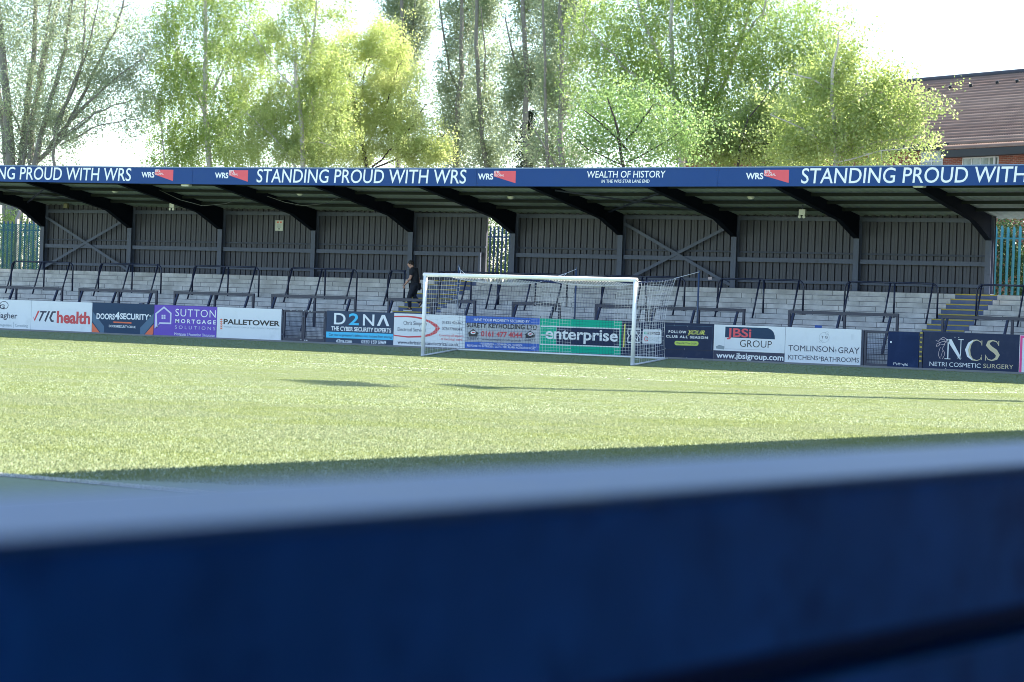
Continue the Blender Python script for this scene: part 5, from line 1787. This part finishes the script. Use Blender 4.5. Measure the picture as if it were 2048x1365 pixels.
def man():
    fx, fy, fz = -8.60, 6.27, step_z(7)
    t = thing('person', 'man in black t-shirt and black trousers walking down the steps, head bowed', 'person', (fx, fy, fz))
    # local frame: x = towards image left / slightly to the camera, facing -x with a little -y
    F = Vector((-0.90, -0.44, 0)).normalized(); S = Vector((0.44, -0.90, 0)).normalized()   # forward, his left (nearer the camera)
    def L(f, s, z): return tuple(F * f + S * s + Vector((0, 0, z)))
    hip = 0.90
    J = {'pel': (L(-0.13, 0, hip), (0.150, 0.115)), 'waist': (L(-0.12, 0, 1.05), (0.158, 0.128)), 'chest': (L(-0.09, 0, 1.25), (0.178, 0.140)), 'shl': (L(-0.06, 0, 1.40), (0.13, 0.085)),
         'neck': (L(-0.01, 0, 1.47), 0.058), 'skull': (L(0.05, 0, 1.56), (0.078, 0.095)), 'crown': (L(0.06, 0, 1.645), (0.070, 0.085)), 'chin': (L(0.115, 0, 1.525), 0.042), 'nose': (L(0.150, 0, 1.575), 0.018),
         'sL': (L(-0.05, 0.165, 1.385), 0.072), 'eL': (L(0.00, 0.235, 1.12), 0.050), 'wL': (L(0.165, 0.235, 0.915), 0.034), 'hL': (L(0.195, 0.235, 0.865), (0.018, 0.040)),
         'sR': (L(-0.07, -0.165, 1.385), 0.072), 'eR': (L(-0.20, -0.225, 1.13), 0.048), 'wR': (L(-0.265, -0.215, 0.905), 0.033), 'hR': (L(-0.28, -0.215, 0.855), (0.018, 0.040)),
         'hipL': (L(-0.11, 0.095, 0.86), 0.108), 'kL': (L(0.045, 0.10, 0.475), 0.070), 'aL': (L(0.0, 0.10, 0.10), 0.045), 'tL': (L(0.10, 0.10, 0.05), 0.036),
         'hipR': (L(-0.14, -0.095, 0.86), 0.105), 'kR': (L(-0.08, -0.10, 0.50), 0.068), 'aR': (L(-0.34, -0.10, 0.285), 0.044), 'tR': (L(-0.27, -0.10, 0.20), 0.034)}
    E = [('pel', 'waist'), ('waist', 'chest'), ('chest', 'shl'), ('shl', 'neck'), ('neck', 'skull'), ('skull', 'crown'), ('skull', 'chin'), ('skull', 'nose'), ('shl', 'sL'), ('sL', 'eL'), ('eL', 'wL'), ('wL', 'hL'),
         ('shl', 'sR'), ('sR', 'eR'), ('eR', 'wR'), ('wR', 'hR'), ('pel', 'hipL'), ('hipL', 'kL'), ('kL', 'aL'), ('aL', 'tL'), ('pel', 'hipR'), ('hipR', 'kR'), ('kR', 'aR'), ('aR', 'tR')]
    JB = {k: (v[0], (tuple(q * .8 for q in v[1]) if isinstance(v[1], tuple) else v[1] * .85)) if k in ('pel', 'waist', 'hipL', 'hipR') else v for k, v in J.items()}
    body = skin_body('body', JB, E, 'pel', M['skin'], t)
    # clothes: the same skeleton, a little fatter, cut at neck, sleeves, waist
    def fat(keys, d, extra=None):
        K = {}
        for k in keys:
            r = J[k][1]
            K[k] = (J[k][0], tuple(q + d for q in r) if isinstance(r, tuple) else r + d)
        if extra: K.update(extra)
        return K
    slL = Vector(J['sL'][0]).lerp(Vector(J['eL'][0]), 0.72); slR = Vector(J['sR'][0]).lerp(Vector(J['eR'][0]), 0.72)
    hem = (L(-0.13, 0, 0.84), (0.200, 0.172))
    K = fat(['waist', 'chest', 'shl', 'sL', 'sR'], 0.032, {'hem': hem, 'slL': (tuple(slL), 0.092), 'slR': (tuple(slR), 0.090), 'col': (L(-0.02, 0, 1.455), 0.078)})
    skin_body('t_shirt', K, [('hem', 'waist'), ('waist', 'chest'), ('chest', 'shl'), ('shl', 'sL'), ('sL', 'slL'), ('shl', 'sR'), ('sR', 'slR'), ('shl', 'col')], 'chest', M['tee'], t)
    K = fat(['pel', 'hipL', 'kL', 'hipR', 'kR'], 0.020, {'aL': (J['aL'][0], 0.058), 'aR': (J['aR'][0], 0.056)})
    skin_body('trousers', K, [('pel', 'hipL'), ('hipL', 'kL'), ('kL', 'aL'), ('pel', 'hipR'), ('hipR', 'kR'), ('kR', 'aR')], 'pel', M['jeans'], t)
    # hair: cap over skull, short at the sides
    hr = MB()
    c0 = Vector(J['crown'][0]) + Vector(t.location)
    hr.sphere(c0 - F * 0.022 + Vector((0, 0, 0.0)), 0.098, 0.098, 0.085, 14, 8)
    hr.sphere(c0 - F * 0.06 - Vector((0, 0, 0.06)), 0.062, 0.062, 0.075, 12, 6)
    hr.build('hair', M['hair'], t, smooth=True)
    fc = MB()
    sk_ = Vector(J['skull'][0]) + Vector(t.location)
    for s_ in (-1, 1):
        fc.sphere(sk_ + F * 0.083 + S * 0.030 * s_ + Vector((0, 0, 0.035)), 0.011, 0.011, 0.008, 8, 5)
    fc.build('eyes', M['hair'], body, smooth=True)
    er = MB()
    for s_ in (-1, 1): er.sphere(sk_ - F * 0.005 + S * 0.083 * s_ + Vector((0, 0, 0.015)), 0.018, 0.014, 0.032, 8, 6)
    er.build('ears', M['skin'], body, smooth=True)
    mo = MB(); mo.sphere(sk_ + F * 0.098 + Vector((0, 0, -0.022)), 0.010, 0.020, 0.005, 8, 4); mo.build('mouth', mat('lips', (0.35, 0.13, 0.11), 0.5), body, smooth=True)
    for side, dn in (('L', F * 0.30 - Vector((0, 0, 0.95))), ('R', -F * 0.15 - Vector((0, 0, 0.95)))):
        w = Vector(J['h' + side][0]) + Vector(t.location)
        dn = dn.normalized()
        hd = MB()
        ac = F.cross(dn).cross(dn).normalized() if False else S
        fw = dn.cross(S).normalized()
        if fw.dot(F) < 0: fw = -fw
        for i, ln in enumerate((0.070, 0.078, 0.072, 0.058)):
            b = w + fw * (0.030 - 0.019 * i) + dn * 0.028
            hd.tube([b, b + dn * ln * .45 - S * .003, b + dn * ln * .78 + fw * -.010, b + dn * ln - fw * .022], [0.0105, 0.0098, 0.009, 0.007], 7)
        b = w + fw * 0.036 - dn * 0.015
        hd.tube([b, b + fw * 0.020 + dn * 0.022, b + fw * 0.024 + dn * 0.050], [0.013, 0.011, 0.008], 7)
        hd.build('fingers', M['skin'], body, smooth=True)
    ta = MB()
    e_, w_2 = Vector(J['eL'][0]) + Vector(t.location), Vector(J['wL'][0]) + Vector(t.location)
    for k in range(7):
        p0 = e_.lerp(w_2, 0.35 + 0.08 * k)
        a_ = k * 1.3
        ta.sphere(p0 + S * 0.037 * math.cos(a_ * .4) + F * 0.018 * math.sin(a_ * 2), 0.016, 0.010, 0.02, 7, 5)
    ta.build('tattoo', mat('tattoo_ink', (0.16, 0.12, 0.13), 0.6), body, smooth=True)
    # shoes
    for side, pitch in (('L', 0.0), ('R', -0.95)):
        a_ = Vector(J['a' + side][0]) + Vector(t.location)
        d = (F * math.cos(pitch) + Vector((0, 0, math.sin(pitch)))).normalized(); u = S.cross(d).normalized()
        if u.z < 0: u = -u
        sh, so = MB(), MB()
        heel = a_ - d * 0.065 - u * 0.070
        prof_ = [(0.0, 0.040, 0.085), (0.06, 0.044, 0.098), (0.12, 0.046, 0.080), (0.19, 0.050, 0.052), (0.25, 0.045, 0.040), (0.285, 0.026, 0.026)]
        for mb, z0, zz in ((sh, 0.022, None), (so, -0.022, 0.021)):
            ring = []
            for (f_, w_, h_) in prof_:
                hh = h_ if zz is None else zz
                ww = w_ if zz is None else w_ + 0.004
                ring.append([heel + d * f_ + S * sx * ww * k + u * z for sx, z, k in ((-1, z0, 1), (1, z0, 1), (1, hh, .75 if zz is None else 1), (-1, hh, .75 if zz is None else 1))])
            n_ = len(ring)
            mb.add([v for r_ in ring for v in r_], [(4 * i + j, 4 * i + 4 + j, 4 * i + 4 + (j + 1) % 4, 4 * i + (j + 1) % 4) for i in range(n_ - 1) for j in range(4)] + [(0, 1, 2, 3), (4 * n_ - 1, 4 * n_ - 2, 4 * n_ - 3, 4 * n_ - 4)])
        s1 = sh.build('shoe', M['shoe'], t, fix=True, bevel=0.008)
        so.build('sole', M['sole'], s1, fix=True)
    return t


man()

# ---------------------------------------------------------------- near perimeter wall (in front of the camera)
nw = thing('perimeter_wall', 'blurred dark blue boarded wall with a pale flat top close to the camera', 'wall', (41.0, -60, 0))
WY0, WY1 = -85.0, -20.0
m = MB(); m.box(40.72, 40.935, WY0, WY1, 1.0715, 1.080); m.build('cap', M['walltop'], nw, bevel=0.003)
m = MB(); m.box(40.885, 40.925, WY0, WY1, 0.945, 1.071); m.build('upper_board', M['wallblue'], nw)
m = MB(); m.box(40.885, 40.93, WY0, WY1, 0.02, 0.915); m.build('lower_board', M['wallblue'], nw)
m = MB(); m.box(40.76, 40.88, WY0, WY1, 0.0, 1.07); m.build('backing', mat('wall_core', (0.01, 0.04, 0.20), 0.8), nw)

# ---------------------------------------------------------------- main stand and floodlight mast beside the pitch (they cast the shadows on the turf)
ms = thing('main_stand', 'main stand beside the pitch, roof casting the near shadow', 'grandstand', (46, -55, 0))
RX = 29.3 + 9.0 / math.tan(R(SUN_E)) * math.sin(R(SUN_ROT))
m = MB()
m.add([(RX, -120, 9.0), (RX, -8, 9.0), (56, -8, 7.2), (56, -120, 7.2), (RX, -120, 9.2), (RX, -8, 9.2), (56, -8, 7.4), (56, -120, 7.4)],
      [(3, 2, 1, 0), (4, 5, 6, 7), (0, 1, 5, 4), (1, 2, 6, 5), (2, 3, 7, 6), (3, 0, 4, 7)])
m.build('roof', M['roofsheet'], ms)
m = MB(); m.box(55.6, 55.95, -120, -8, 0, 7.0); m.build('back_wall', M['clad'], ms)
for y in range(-116, -8, 12):
    m = MB(); m.box(52.0, 52.3, y, y + 0.3, 0, 7.3); m.build('column', M['steel'], ms)
for k in range(8):
    m = MB(); m.box(45.0 + k * 1.2, 46.2 + k * 1.2, -118, -10, 0, 0.5 + 0.4 * k); m.build('step', M['terrace'], ms)
m = MB(); m.box(41.01, 44.99, -120, -8, -0.04, 0.06); tag(m.build('paving', mat('light_paving', (0.45, 0.45, 0.46), 0.9)), kind='structure')

mt_top = at(600, 765.5, Z=0.0)
HMAST = 29.0
sh_ = Vector((math.sin(R(SUN_ROT)), math.cos(R(SUN_ROT)), 0)) / math.tan(R(SUN_E))
bx_, by_ = mt_top[0] + sh_.x * HMAST, mt_top[1] + sh_.y * HMAST
mast = thing('floodlight_mast', 'tall slender floodlight mast standing beside the pitch', 'mast', (bx_, by_, 0))
m = MB(); m.tube([(bx_, by_, 0), (bx_, by_, HMAST - 3.6)], [0.55, 0.34], 14); m.build('pole', M['mast'], mast, smooth=True)
m = MB(); m.tube([(bx_, by_, HMAST - 3.6), (bx_, by_, HMAST - 0.1)], 0.04, 8); m.build('top_rod', M['mast'], mast, smooth=True)
pd = Vector((sh_.y, -sh_.x, 0)).normalized()
for z0, z1, wd in ((HMAST - 1.45, HMAST, 3.2), (HMAST - 3.6, HMAST - 2.85, 2.6)):
    m = MB()
    k = int((z1 - z0) / 0.36)
    for i in range(k):
        for j in range(5):
            c_ = Vector((bx_, by_, 0)) + pd * ((j - 2) / 5 * wd)
            zz = z0 + (i + .5) * (z1 - z0) / k
            m.beam(tuple(c_ - pd * wd * .085 + Vector((0, 0, zz))), tuple(c_ + pd * wd * .085 + Vector((0, 0, zz))), 0.2, 0.24)
    m.beam(tuple(Vector((bx_, by_, (z0 + z1) / 2)) - pd * wd / 2), tuple(Vector((bx_, by_, (z0 + z1) / 2)) + pd * wd / 2), 0.07, 0.07)
    m.build('lamp_head', M['lampwhite'], mast)
